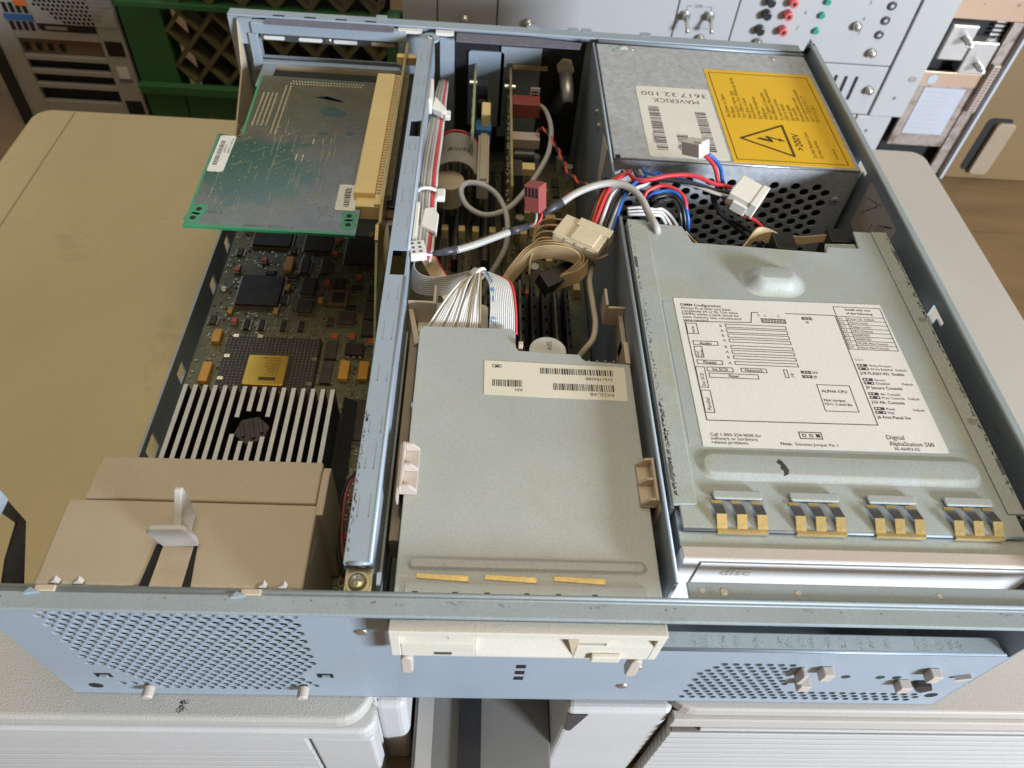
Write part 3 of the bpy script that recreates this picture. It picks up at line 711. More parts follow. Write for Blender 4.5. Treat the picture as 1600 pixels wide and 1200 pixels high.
# ---- right wall with hook-shaped openings
rw = MB()
hooks = []
for y0 in (161, 289.5): hooks += [(y0, y0+13.5, -4.6, -1.6), (y0+6, y0+13.5, -9.2, -4.5)]
wall_x(XR-1.2, 1.2, 9, YB, ZB+1.2, 8, hooks, rw)
part("right_wall", rw, "inner_steel", ch)
part("right_wall_hem", MB().box(XR-3.8, XR+0.3, 9.2, 430, 7.0, 9.0), "rim_steel", ch, bevel=0.6)
part("right_wall_end", MB().tube([(XR-1.8, 431, 7.6), (XR-1.8, 436, 6.0), (XR-1.8, 438, 0)], 2.2, 10), "dark_contact", ch, smooth=True)
part("wall_sticker", MB().box(XR-1.5, XR-1.25, 234, 280, -33, -1.5), "pale_tan_plastic", ch)
ds = MB(); xx = XR-1.56
def vline(p, q, w=0.5):
    d = Vector((q[0]-p[0], q[1]-p[1])).normalized(); n = Vector((-d.y, d.x))*w/2
    ds.add([(xx, p[0]+n.x, p[1]+n.y), (xx, p[0]-n.x, p[1]-n.y), (xx, q[0]-n.x, q[1]-n.y), (xx, q[0]+n.x, q[1]+n.y)], [(0, 1, 2, 3)])
for p, q in (((274, -20), (262, -6)), ((262, -6), (264, -6.5)), ((262, -6), (263, -8.4)), ((252, -30), (252, -12)), ((249, -30), (249, -10)), ((246, -30), (246, -8)), ((252, -12), (240, -5)), ((246, -8), (238, -3)),
             ((276, -10), (258, -3)), ((258, -30), (258, -16)), ((243, -26), (243, -18)), ((270, -12), (268, -12)), ((270, -14), (268, -14)), ((266, -18), (264, -18))): vline(p, q)
part("sticker_print", ds, "ink", ch)
for y, z in ((236, -16), (230, -22), (256, -28)): part("wall_rivet", MB().dome((XR-1.3, y, z), 1.8, 0.9, 'x', 12, -1), "inner_steel", ch, smooth=True)
# ---- divider between the middle bay and the drive/power bay
dv = MB().prism([(15, ZB+1.2), (430, ZB+1.2), (430, 0.2), (272, 0.2), (268, -12), (236, -12), (231, 0.2), (15, 0.2)], 'x', 271.4, 272.6)
part("bay_divider", dv, "inner_steel", ch)
part("divider_edge", MB().tube([(272, 15, 0.2), (272, 231, 0.2)], 0.9, 8), "front_steel", ch, smooth=True)
part("divider_edge", MB().tube([(272, 273, 0.2), (272, 429, 0.2)], 0.9, 8), "front_steel", ch, smooth=True)
part("divider_label", MB().prism([(300, -2), (302, -42), (312, -40), (322, -6)], 'x', 270.9, 271.35), "cream_label", ch)
for y in (345, 362): part("divider_lug", MB().cyl((270.2, y, -14), 2.2, 1.2, 'x', 12), "zinc_yellow", ch)
# ---- rear wall, its top flange and the expansion slot cage
rwall = MB()
def wall_y(y, t, x0, x1, z0, z1, holes, mb):
    xs = sorted({x0, x1, *[h[0] for h in holes], *[h[1] for h in holes]}); zs = sorted({z0, z1, *[h[2] for h in holes], *[h[3] for h in holes]})
    for a, b in zip(xs, xs[1:]):
        for c, d in zip(zs, zs[1:]):
            if not any(h[0] < (a+b)/2 < h[1] and h[2] < (c+d)/2 < h[3] for h in holes): mb.box(a, b, y, y+t, c, d)
part("rear_shade_panel", MB().box(172.5, 268, 438.0, 439.6, -100, -4), "black_plastic", ch)  # added black sheet that darkens the rear wall in place of shade
wall_y(YB-1.2, 1.2, XL+8, XR, ZB+1.2, -0.8, [(30, 131, -30, -8)], rwall)
part("rear_wall", rwall, "inner_steel", ch)
part("rear_flange", MB().box(XL, 428, 436.5, 446, -0.6, 0.8), "painted_steel", ch, bevel=0.4)
for x in (118, 228, 258, 268, 312): part("flange_tab", MB().prism(rrect(x-4, x+4, 444, 449.5, 1.5, 3), 'z', 0.0, 1.0), "painted_steel", ch)
part("flange_fold", MB().tube([(276, 435.2, -0.8), (429, 433, -0.8)], 1.5, 10), "front_steel", ch, smooth=True)
part("rear_post", MB().box(XL, XL+7, 436, 441, ZB+1.2, -0.7), "painted_steel", ch, bevel=0.4)
part("rear_post_face", MB().box(XL+7.1, XL+17, 432, 436.5, -18, -0.7), "front_steel", ch, bevel=0.4)
# slot frame
part("slot_frame_top", MB().box(27, 137, 430, 436, -9, -1.2), "front_steel", ch, bevel=0.6)
part("slot_frame_side", MB().box(24, 30.5, 430, 434, -32, -9.2), "front_steel", ch, bevel=0.6)
part("slot_frame_side", MB().box(131, 137, 430, 434, -32, -9.2), "front_steel", ch, bevel=0.6)
part("slot_frame_bottom", MB().box(24, 137, 428.5, 434, -36, -29.5), "painted_steel", ch, bevel=0.6)
part("slot_plate_top", MB().prism(rrect(31.5, 134, -15, -10, 2.4, 4), 'y', 433.2, 435), "dark_contact", ch)
part("slot_plate_bottom", MB().prism(rrect(31.5, 134, -34.5, -31, 1.6, 4), 'y', 428.0, 428.45), "shroud_plastic", ch)
for a, b in ((34, 49), (59, 76), (84, 101), (111, 128)): part("slot_window", MB().prism(rrect(a, b, -14, -11.4, 1.2, 3), 'y', 432.6, 433.15), "white_label" if a < 100 else "shroud_plastic", ch)
screw("frame_screw", ch, (80.5, 433.1, -12.6), 2.2, 'y', -1)
part("gasket_strip", MB().prism([(37, 428.5), (128, 428.0), (128, 436), (37, 436)], 'z', -1.1, -0.4), "violet_foil", ch)
for x in (42, 64, 86, 107): part("flange_notch", MB().box(x, x+8, 437.6, 439.2, 0.6, 1.0), "dark_void", ch)
part("gasket_strip", MB().prism([(173, 423), (262, 423), (264, 432), (227, 436), (173, 436)], 'z', -2.2, -1.6), "violet_foil", ch)
part("side_gusset", MB().prism([(432, -2), (432, -62), (340, -75), (420, -30)], 'x', XL+7.2, XL+8.4), "shroud_plastic", ch)
part("top_bar_piece", MB().box(131, 148, 432, 436.2, -3, -0.7), "white_label", ch); part("top_bar_piece", MB().box(158, 171, 432, 436.2, -3, -0.7), "white_label", ch)
# ---- the beam across the chassis
bm_ = MB()
def strip_holes(x0, x1, y0, y1, z0, z1, holes, mb):
    ys = sorted({y0, y1, *[h[2] for h in holes], *[h[3] for h in holes]}); xs = sorted({x0, x1, *[h[0] for h in holes], *[h[1] for h in holes]})
    for c, d in zip(ys, ys[1:]):
        for a, b in zip(xs, xs[1:]):
            if not any(h[0] < (a+b)/2 < h[1] and h[2] < (c+d)/2 < h[3] for h in holes): mb.box(a, b, c, d, z0, z1)
strip_holes(147.4, 156.6, 20.5, 421, -1.2, 0, [(149.4, 155.9, 299, 317), (149.3, 156.7, 176.5, 196)], bm_)
part("beam_top", bm_, "beam_steel", ch)
part("beam_edge", MB().tube([(156.9, 20.5, -0.7), (156.9, 176, -0.7)], 0.95, 10), "front_steel", ch, smooth=True)
part("beam_edge", MB().tube([(156.9, 196.2, -0.7), (156.9, 421, -0.7)], 0.95, 10), "front_steel", ch, smooth=True)
part("beam_side", MB().box(156.6, 157.8, 21, 420, -22, -1.2), "front_steel", ch)
part("beam_side", MB().box(147.0, 147.8, 21, 420, -9, -1.25), "beam_steel", ch)
part("beam_end", MB().tube([(148.6, 20.6, -0.9), (157.2, 20.6, -0.9)], 1.0, 10), "front_steel", ch, smooth=True)
part("beam_foot", MB().box(148, 158, 9.2, 20.4, -6.2, -5), "zinc_yellow", ch)
part("washer", MB().cyl((152.8, 14.4, -5), 4.7, 0.7, 'z', 24), "zinc_yellow", ch, bevel=0.2)
screw("beam_screw", ch, (152.8, 14.4, -4.3), 3.5, 'z', 1, "zinc_yellow", 2.2)
screw("beam_screw", ch, (154.5, 425, -2), 3.0, 'z', 1, "bright_screw", 1.8)
part("beam_head", MB().cyl((154, 428, -4), 7, 1.6, 'z', 20), "painted_steel", ch, bevel=0.3)
gm2 = MB(); rr = random.Random(3)
for y in (40, 62, 80, 108, 133, 160, 215, 236, 262, 286, 336, 360, 390):
    for x in (150.2, 154.4):
        x += rr.uniform(-0.5, 0.5); flat(gm2, x-0.07, x+0.09, y, y+rr.uniform(4, 14), 0.04); flat(gm2, x-0.3, x+0.3, y-0.7, y+0.2, 0.04)
for k in range(60): x = 147.6 + abs(rr.gauss(0, 0.5)); y = rr.uniform(24, 90); flat(gm2, x, x+rr.uniform(0.2, 0.6), y, y+rr.uniform(0.5, 2), 0.04)
part("scratch_marks", gm2, "gap_grey", ch)
part("wall_under_beam", MB().box(158.2, 159.2, 22, 160, -60, -24), "inner_steel", ch)
part("upright_tab", MB().prism(rrect(-13, 2.4, 0, 6, 1.5, 3), 'x', 160.4, 161.6) if False else MB().prism([(10.2, -9), (16.5, -9), (17.5, -1), (16, 1.2), (12, -0.5)], 'x', 160.2, 161.6), "inner_steel", ch)
# ================================================================== power supply
ps = thing("power_supply", "galvanised steel power supply box with a yellow warning label and a white barcode label", "power supply", (351, 360, -122.6))
X0, X1, Y0, Y1 = 274.2, 428.5, 288.6, 430
part("top_plate", MB().box(X0, X1, Y0, Y1, -1.2, 0), "galvanised", ps, bevel=0.5)
rows = []
for k in range(16):
    z = -13.7 - 3.9*k
    us = [378 + 13.7*j + (6.85 if k % 2 else 0) for j in range(-7, 4)]
    us = [u for u in us if 281 < u < (414 if k > 0 else 408)]
    if k < 3: us = [u for u in us if u > 300]
    rows.append((z, us))
# alternate rows overlap in height, so each staggered pair shares one band of cells
half = []
for k in range(0, 16, 2):
    us = sorted(rows[k][1] + rows[k+1][1])
mbp = MB()
def hole_field(P, u0, u1, v0, v1, holes, r, pu, n=14):
    """plate with a diamond lattice of holes: hexagon-like cells"""
    import itertools
    mb = MB()
    return mb
# cells: diamonds of half width 6.85 and half height 3.9 around every hole tile the plane
def diamond_plate(holes, a, b, r, u0, u1, v0, v1, P, t, n=16):
    mb = MB(); S_ = set((round(h[0], 2), round(h[1], 2)) for h in holes)
    for (u, v) in S_:
        ring = [(u+r*math.cos(2*math.pi*k/n), v+r*0.93*math.sin(2*math.pi*k/n)) for k in range(n)]
        dia = []
        for k in range(n):
            c, s = math.cos(2*math.pi*k/n), math.sin(2*math.pi*k/n); q = 1/(abs(c)/a + abs(s)/b); dia.append((u+c*q, v+s*q))
        for d in (0, t): mb.add([P(*p, d) for p in ring] + [P(*p, d) for p in dia], [(k, (k+1) % n, n+(k+1) % n, n+k) for k in range(n)])
        mb.add([P(*p, 0) for p in ring] + [P(*p, t) for p in ring], [(k, (k+1) % n, n+(k+1) % n, n+k) for k in range(n)])
    return mb, S_
HOLES = [(u, z) for z, us in rows for u in us]
def PP(u, v, d): return (u, Y0+d, v)
dm, SS = diamond_plate(HOLES, 6.85, 3.9, 2.95, X0, X1, -122, -1.2, PP, 1.0)
# fill everything outside the diamonds: solid diamonds over the same lattice, clipped to the plate
for k in range(-4, 34):
    z = -13.7 - 3.9*k
    for j in range(-9, 7):
        u = round(378 + 13.7*j + (6.85 if k % 2 else 0), 2); zz = round(z, 2)
        if (u, zz) in SS: continue
        poly = [(u+6.85, z), (u, z+3.9), (u-6.85, z), (u, z-3.9)]
        def clip(poly, f):          # f(p) >= 0 inside
            out = []
            for i in range(len(poly)):
                p, q = poly[i], poly[(i+1) % len(poly)]; a, b = f(p), f(q)
                if a >= 0: out.append(p)
                if (a > 0 > b) or (a < 0 < b): t = a/(a-b); out.append((p[0]+(q[0]-p[0])*t, p[1]+(q[1]-p[1])*t))
            return out
        for f in (lambda p: p[0]-X0, lambda p: X1-p[0], lambda p: p[1]+122, lambda p: -1.25-p[1]):
            poly = clip(poly, f) if poly else poly
        if len(poly) >= 3:
            for d in (0, 1.0): dm.add([PP(*p, d) for p in poly], [tuple(range(len(poly)))])
part("vented_front", dm, "galvanised", ps)
part("front_fold", MB().tube([(X0+4, Y0+0.6, -0.7), (X1-0.5, Y0+0.6, -0.7)], 0.75, 8), "brushed_tin", ps, smooth=True)
part("fold_notch", MB().box(X0+0.6, X0+3.6, Y0-0.2, Y0+3.2, -0.3, 0.12), "dark_void", ps)
part("side_plate", MB().box(X0, X0+1, Y0+1.2, Y1, -122, -1.3), "galvanised", ps); part("side_plate", MB().box(X1-1, X1, Y0+1.2, Y1, -122, -1.3), "galvanised", ps)
part("back_plate", MB().box(X0+1.1, X1-1.1, Y1-1, Y1, -122, -1.3), "galvanised", ps)
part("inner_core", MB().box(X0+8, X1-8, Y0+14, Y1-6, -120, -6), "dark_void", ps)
screw("case_screw", ps, (420.2, Y0, -22.4), 2.6, 'y', -1, "galvanised", 1.0)
for x, y in ((300, 425), (404, 424)): part("top_rivet", MB().dome((x, y, 0), 2.2, 0.9, 'z', 14), "bright_screw", ps, smooth=True)
pk = MB()
for a in ((282, 426), (287, 424), (290, 427), (284, 421)): pk.prism([(a[0], a[1]), (a[0]+3.4, a[1]+0.6), (a[0]+1.8, a[1]+2.2)], 'z', 0.02, 0.06)
part("torn_sticker_scraps", pk, "jack_green", ps); part("torn_paper", MB().prism([(291, 423), (297, 424), (296, 428), (292, 427)], 'z', 0.02, 0.1), "white_label", ps)
# yellow warning label
yl = part("warning_label", MB().box(348.3, 425.2, 290.6, 402.6, 0.02, 0.22), "yellow_label", ps, label="yellow high voltage warning label")
ink = MB(); z = 0.3
rectline(ink, 350.8, 293.7, 421.8, 398.5, 0.55, z)
tri = [(358.1, 317.5), (388.8, 334.7), (388.8, 300.2)]
for a, b in ((0, 1), (1, 2), (2, 0)): line(ink, tri[a], tri[b], 1.7, z)
for p in tri: ink.prism([(p[0]+0.85*math.cos(k*math.pi/5), p[1]+0.85*math.sin(k*math.pi/5)) for k in range(10)], 'z', z-0.01, z+0.005)
bolt = [(367.5, 318.0), (378.5, 316.6), (376.2, 320.6), (382.5, 319.6), (381.6, 321.2), (387, 317.2), (380.2, 317.4), (381.2, 318.6), (374.0, 319.0), (376.6, 315.0)]
ink.prism([(368.2, 317.8), (378.6, 314.2), (378.0, 317.0), (371, 319.6)], 'z', z-0.01, z)
ink.prism([(374.4, 320.6), (377.6, 315.6), (378.8, 316.2), (376.2, 321.2)], 'z', z-0.01, z)
ink.prism([(374.6, 320.4), (383.2, 317.0), (383.6, 318.2), (375.4, 321.6)], 'z', z-0.01, z)
ink.prism([(382.2, 316.2), (387.0, 316.4), (383.4, 319.6)], 'z', z-0.01, z)
text(ink, ">200V", 397.0, 306.8, z, 6.6, 90, fit=19, bold=0.015)
lines = ["Ne Quitter Le Capots", "Ne Repare", "Vorsicht Hohe Spg", "Vor Öffnen. Das Wartung Gerät", "Non Rims A Serie", "Non Rimuovi", "Kal Van Verwijderen", "Afbljven", "Non Togliere Il Coperchio", "Non Effettuare Manutenzione", "Ta inte bort locket", "Utför ej service", "Älä avaa suojaa", "Älä huolla", "No quite la cubierta o carter", "Solo el personal autorizado", "カバーを外さないで", "サービスしない"]
xs = [355.4, 359.0, 362.5, 365.9, 369.6, 372.9, 376.7, 380.4, 383.9, 387.4, 391.4, 394.8, 398.6, 401.9, 405.3, 408.6, 412.5, 416.0]
for x, s, fw in zip(xs, lines, (28.5, 13, 33, 51, 24.5, 18, 27, 14, 33, 38, 26, 20, 19.5, 16, 29.5, 40, 32, 20)):
    text(ink, s, x+0.9, 341.2, z, 3.7, 90, fit=fw)
text(ink, "Do Not Remove Cover", 403.6, 299.6, z, 3.9, 90, fit=28.8); text(ink, "Do Not Service", 407.6, 299.5, z, 3.9, 90, fit=19.4); text(ink, "74 80174-74", 417.2, 299.4, z, 2.2, 90)
part("lettering", ink, "brown_ink", yl)
# white barcode label
wl = part("barcode_label", MB().prism(rrect(296.2, 346.6, 292, 374.2, 2.2, 4), 'z', 0.02, 0.2), "paper_label", ps, label="white barcode label")
ink = MB(); z = 0.28
text(ink, "3617.32.100", 344.6, 367.4, z, 7.2, 180, fit=44.6, bold=-0.008); text(ink, "MAVERICK", 337.8, 359.4, z, 7.2, 180, fit=31, bold=-0.008)
part("lettering", ink, "ink", wl)
bc = MB()
barcode(bc, 301.8, 309, 299.3, 349.2, z, 'y', 3, 0.6, 1.5); barcode(bc, 332.6, 339.6, 299.8, 345, z, 'y', 5, 0.6, 1.5); barcode(bc, 316.4, 323.6, 299.6, 317.4, z, 'y', 7, 0.6, 1.5)
text(bc, "5-A9563/2", 300.6, 318, z, 2.7, 270); text(bc, "REV", 315.2, 305, z, 2.5, 270)
part("barcode", bc, "bar_ink", wl)

# ================================================================== drive cage cover
dc = thing("drive_cage", "grey steel drive cage with a white board diagram label and gold spring clips", "drive cage", (350, 130, -122.6))
cv = MB()
part("cover_plate", MB().prism([(278, 38.6), (420, 38.6), (420, 48.5), (423.8, 48.8), (423.8, 229), (405, 229.6), (404, 215), (386, 215), (384, 210), (310, 213), (308, 220), (306, 226.5), (293, 227.5), (290, 229), (275.5, 229.5), (275.5, 48.9), (278, 48.7)], 'z', -1.4, 0.0), "cover_steel", dc, bevel=0.4)
part("rear_tab", MB().prism([(296.5, 213.5), (310, 213), (308, 220.5), (306, 222.5), (294, 222.5)], 'z', -3.4, -2.2), "cover_steel", dc)
part("rear_tab", MB().prism([(384.5, 210.5), (404, 211), (404.5, 221), (387, 220)], 'z', -3.4, -2.2), "cover_steel", dc)
part("front_apron", MB().box(276.5, 422, 31.8, 38.4, -3.6, -2.4), "cover_steel", dc, bevel=0.3)
part("apron_edge", MB().tube([(278.2, 38.4, -0.7), (420, 38.4, -0.7)], 0.75, 8), "front_steel", dc, smooth=True)
# raised side margins with a fold line
part("side_margin", MB().prism([(275.2, 48.6), (285.2, 48.8), (286.3, 229), (275.2, 229.3)], 'z', 0.02, 0.9), "cover_steel", dc, bevel=0.5)
part("side_margin", MB().prism([(416.3, 48.6), (423.8, 48.6), (423.8, 229), (415.0, 229)], 'z', 0.02, 0.9), "cover_steel", dc, bevel=0.5)
part("side_skirt", MB().box(423.0, 424.2, 48, 229, -40, -1.45), "cover_steel", dc); part("side_skirt", MB().box(275.0, 276.2, 48, 229, -40, -1.45), "cover_steel", dc)
for x, y in ((279.4, 60), (279.4, 190), (418.8, 68), (418.8, 205)): part("edge_notch", MB().box(x-3.6 if x < 300 else x+3.2, x-2.2 if x < 300 else x+4.9, y, y+8, 0.4, 1.1), "dark_contact", dc)
for x, y in ((419.6, 160), (419.8, 96)): part("weld_spot", MB().cyl((x, y, 0.9), 1.9, 0.14, 'z', 16), "nickel", dc)
# grime along the folds
gg = MB(); rr = random.Random(21)
for k in range(320):
    y = rr.choice((rr.uniform(52, 100), rr.uniform(52, 228))); w = abs(rr.gauss(0, 0.7))
    flat(gg, 276+w, 276+w+rr.uniform(0.2, 0.7), y, y+rr.uniform(0.3, 1.1), 0.95)
for k in range(260):
    y = rr.uniform(56, 225); w = abs(rr.gauss(0, 0.6))
    flat(gg, 423.2-w-rr.uniform(0.2, 0.7), 423.2-w, y, y+rr.uniform(0.3, 1.4), 0.95)
part("grime_marks", gg, "bar_ink", dc)
# pressed dome
def dimple(cx, cy, rx, ry, tx, ty, h, z0, n=8):
    mb = MB(); rings = []
    for s in (0, 0.1, 0.25, 0.45, 0.65, 0.82, 0.93, 1.0):
        e = 0.5-0.5*math.cos(math.pi*s); a, b = rx+(tx-rx)*s, ry+(ty-ry)*s
        rings.append([(x, y, z0 + h*e) for x, y in rrect(cx-a, cx+a, cy-b, cy+b, min(a, b)*0.96, n)])
    m = len(rings[0]); vs = [p for r in rings for p in r]
    fs = [(i*m+k, i*m+(k+1) % m, (i+1)*m+(k+1) % m, (i+1)*m+k) for i in range(len(rings)-1) for k in range(m)]
    fs.append(tuple((len(rings)-1)*m+k for k in range(m)))
    return mb.add(vs, fs)
part("pressed_dome", dimple(347.5, 184.5, 18, 12, 8.4, 3.6, 6.5, -0.05), "cover_steel", dc, smooth=True)
part("pressed_bead", dimple(351, 68.8, 63, 8.2, 59.2, 4.2, 1.5, -0.05), "cover_steel", dc, smooth=True)
part("marker_blot", MB().prism([(322.5, 69.8), (324.0, 71.8), (325.4, 70.6), (326.2, 68.6), (327.2, 66.5), (326.6, 64.2), (324.6, 63.4), (324.9, 65.6), (323.8, 66.8), (324.2, 68.6)], 'z', 0.9, 1.5), "ink", dc)
part("marker_blot", MB().prism([(324.6, 69.4), (326.3, 68.9), (327.0, 66.4), (326.2, 64.6), (324.8, 65.8)], 'z', 0.9, 1.53), "ink", dc)
# spring clip windows
for cx in (290.6, 322.8, 355.6, 388.6):
    part("clip_window", MB().prism([(cx+0.3, 55.6), (cx+22.6, 55.6), (cx+22.6, 43.8), (cx+0.3, 43.8)], 'z', 0.01, 0.05), "inner_steel", dc)
    part("pressed_tab", MB().prism(rrect(cx+1.4, cx+22.0, 51.4, 55.4, 1.1, 4), 'z', 0.6, 2.0), "cover_steel", dc, bevel=0.5)
    sp = part("spring_clip", MB().box(cx+1.0, cx+21.6, 36.8, 38.4, -1.6, 0.5), "gold_contact", dc, bevel=0.15)
    for j in range(3):
        a = cx+1.0+j*8.25
        part("finger_bend", MB().prism([(38.4, -0.6), (43.6, 2.6), (43.6, 3.0), (38.4, 0.5)], 'x', a, a+4.1), "gold_contact", sp)
        part("finger_slope", MB().prism([(43.65, 2.6), (49.4, 0.5), (49.4, 0.9), (43.65, 3.0)], 'x', a-0.1, a+4.0), "dark_contact", sp)
        part("finger_tip", MB().box(a-0.4, a+3.6, 49.6, 51.0, 0.5, 0.9), "gold_contact", sp)
# board diagram label
wl = part("diagram_label", MB().prism([(292.8, 77.9), (402.9, 78.8), (401.2, 170.4), (292.8, 168.8)], 'z', 0.03, 0.2), "white_label", dc, label="white board layout label")
part("recess_line", MB().box(286.8, 287.1, 79, 166, 0.02, 0.12), "front_steel", dc); part("recess_line", MB().box(286.8, 293, 165.8, 166.1, 0.02, 0.12), "front_steel", dc); part("recess_line", MB().box(402.5, 413, 79.8, 80.1, 0.02, 0.12), "front_steel", dc)
ink = MB(); z = 0.28; w = 0.32
def T(s, x, y, size, **k): text(ink, s, x, y, z, size*1.0, **k)
T("DIMM Configuration:", 295.6, 163.2, 2.5, sx=0.98, bold=0.01)
for i, s in enumerate(("Always fit at least one bank", "completely (A or B). Use same", "DIMMs within a bank (must be", "same memory size, recommend", "same vendor).")): T(s, 295.6, 161.0-2.06*i, 2.35, sx=0.98)
for p, q in (((296.2, 152.5), (329.8, 153.4)), ((329.8, 153.4), (331.6, 160.6)), ((331.6, 160.6), (335, 160.8)), ((349, 160.9), (374.8, 161)), ((374.8, 161), (375, 92.6)), ((375, 92.6), (296.8, 92)), ((296.8, 92), (296.2, 152.5))): line(ink, p, q, 0.4, z)
rectline(ink, 296.4, 144.1, 302, 151.4, w, z); T("Serial", 300.2, 144.7, 2.1, rot=90)
rectline(ink, 298.1, 136.9, 310.4, 139.7, w, z); T("Audio", 304.2, 137.4, 2.4, align='CENTER', bold=0.01)
rectline(ink, 298.0, 128.9, 302.1, 136.1, w, z); T("Kbd/", 299.9, 129.4, 1.9, rot=90); T("Mouse", 301.7, 129.2, 1.8, rot=90)
rectline(ink, 298.0, 124.8, 310.4, 127.5, w, z); T("Floppy", 304.2, 125.3, 2.4, align='CENTER', bold=0.01)
rectline(ink, 302.0, 120.5, 314.6, 123.3, w, z); T("Int SCSI", 308.3, 121.1, 2.3, align='CENTER', bold=0.01)
rectline(ink, 318.3, 120.8, 330.8, 123.4, w, z); T("Network", 324.5, 121.3, 2.3, align='CENTER', bold=0.01)
rectline(ink, 302.4, 116.7, 326, 119.6, w, z); T("Riser", 314.2, 117.3, 2.4, align='CENTER', bold=0.01)
rectline(ink, 296.6, 110.6, 301.1, 123.2, w, z); T("Ext SCSI", 299.8, 111.4, 2.3, rot=90)
rectline(ink, 296.8, 96.2, 301.4, 109.2, w, z); T("Parallel", 300.1, 97.6, 2.5, rot=90)
for i, (y0, y1) in enumerate(((149.4, 151.8), (146.0, 148.6), (142.8, 145.2), (139.6, 141.8), (135.4, 137.6), (132.2, 134.4), (128.8, 131.0), (125.2, 127.4))):
    rectline(ink, 316.2, y0, 347, y1, w, z); T("BA"[i % 2], 313.2, y0+0.2, 2.3)
rectline(ink, 335.4, 153.7, 347.9, 156.7, w, z)
for j in range(8):
    for k in range(2): rectline(ink, 335.9+1.5*j, 154.1+1.25*k, 336.9+1.5*j, 155.1+1.25*k, 0.22, z)
for j, s in enumerate(("J18", "J17", ". .", "J11")): T(s, 335.2+3.4*j, 158, 1.4, rot=90)
rectline(ink, 356.8, 157, 362, 158.9, w, z)
for j in range(3): rectline(ink, 357.2+1.6*j, 157.5, 358.2+1.6*j, 158.5, 0.25, z)
T("J6", 358.3, 154.8, 1.9, bold=0.01)
rectline(ink, 338.8, 118.3, 340.8, 123.3, w, z); T("J18", 343.2, 118.8, 1.9, rot=90, bold=0.01)
for y, s in ((121.6, "J10"), (118.9, "J9")):
    rectline(ink, 347.2, y-0.2, 352.1, y+1.5, w, z); T(s, 352.8, y, 2.0, bold=0.01); flat(ink, 347.7, 348.5, y+0.2, y+1.1, z)
    for j in (1, 2): rectline(ink, 347.7+1.5*j, y+0.2, 348.6+1.5*j, y+1.1, 0.22, z)
rectline(ink, 352.7, 99.4, 368.6, 115.1, w, z); T("ALPHA CPU", 354.2, 110.4, 2.3, bold=0.01); T("Nut torque", 353.7, 105.2, 2.2, bold=0.008); T("15+/- 2 inch lbs", 353.4, 102.9, 2.2, sx=0.95, bold=0.008)
rectline(ink, 375.4, 138.2, 400.4, 167.6, w, z)
T("Install only one", 388, 165.0, 2.2, align='CENTER', bold=0.01); T("of the following", 388, 162.3, 2.2, align='CENTER', bold=0.01)
rowt = (("J11", "Power Up  Default"), ("J12", "Mini-Console"), ("J13", "Floppy Loader"), ("J14", "MFG Memtest"), ("J15", "RESERVED"), ("J16", "RESERVED"), ("J17", "MCHK Mini-Console"), ("J19", "NoInit Mini-Console"))
for i, (a, b) in enumerate(rowt):
    y = 160.6-2.78*i; line(ink, (375.4, y), (400.4, y), 0.28, z); T(a, 376.0, y-2.1, 1.95, sx=0.95); T(b, 380.9, y-2.1, 1.95, sx=0.92)
line(ink, (380.3, 160.6), (380.3, 138.3), 0.28, z)
T("3 2 1", 376.2, 130.8, 2.0)
for y, a, b, c in ((127.4, "Write Protect", "Write Enabled", "J18 FLASH Wr. Enable"), (118.6, "Secure", "Disabled", "J9 Secure Console"), (110.0, "Alt. Console", "Prim. Console", "J10 Alt. Console"), (101.4, "Reset", "Halt", "J6 Frnt Panel Sw")):
    for k in range(2):
        flat(ink, 376.3, 381.2, y-2.2*k-0.1, y-2.2*k+1.5, z)
    T(a, 382.0, y, 2.0, sx=0.95); T(b, 382.0, y-2.2, 2.0, sx=0.95); T(c, 376.4, y-5.0, 2.35, bold=0.01)
for x, y in ((395, 125.2), (395.2, 116.6), (395.2, 107.8), (395.2, 101.3)): T("Default", x-0.6, y, 1.95, sx=0.95)
for i, s in enumerate(("Call 1-800-354-9000 for", "software or hardware", "related problems")): T(s, 296.8, 83.6-2.05*i, 2.35)
rectline(ink, 337, 83.6, 347.4, 87.4, 0.4, z); rectline(ink, 338.4, 84.7, 340, 86.3, 0.3, z); rectline(ink, 341.6, 84.7, 343.2, 86.3, 0.3, z); flat(ink, 344.6, 346.4, 84.6, 86.4, z)
T("Note:", 327.4, 79.9, 2.25, bold=0.012); T("Denotes Jumper Pin 1", 334.0, 79.9, 2.25, sx=0.97)
T("Digital", 376.5, 85.0, 3.3); T("AlphaStation 500", 377.0, 81.6, 3.3, sx=0.90); T("36-46493-02", 378.2, 79.2, 2.3)
part("printing", ink, "ink", wl)
wt = MB()
for k in range(2): wt.box(0, 0.1, 0, 0.1, 0, 0.1)
jw = MB()
for y in (127.4, 118.6, 110.0, 101.4):
    for k in range(2):
        for j in range(3):
            if (j + k) % 3 != 2: flat(jw, 376.8+1.5*j, 377.7+1.5*j, y-2.2*k+0.4, y-2.2*k+1.1, z+0.03)
part("jumper_windows", jw, "white_label", wl)

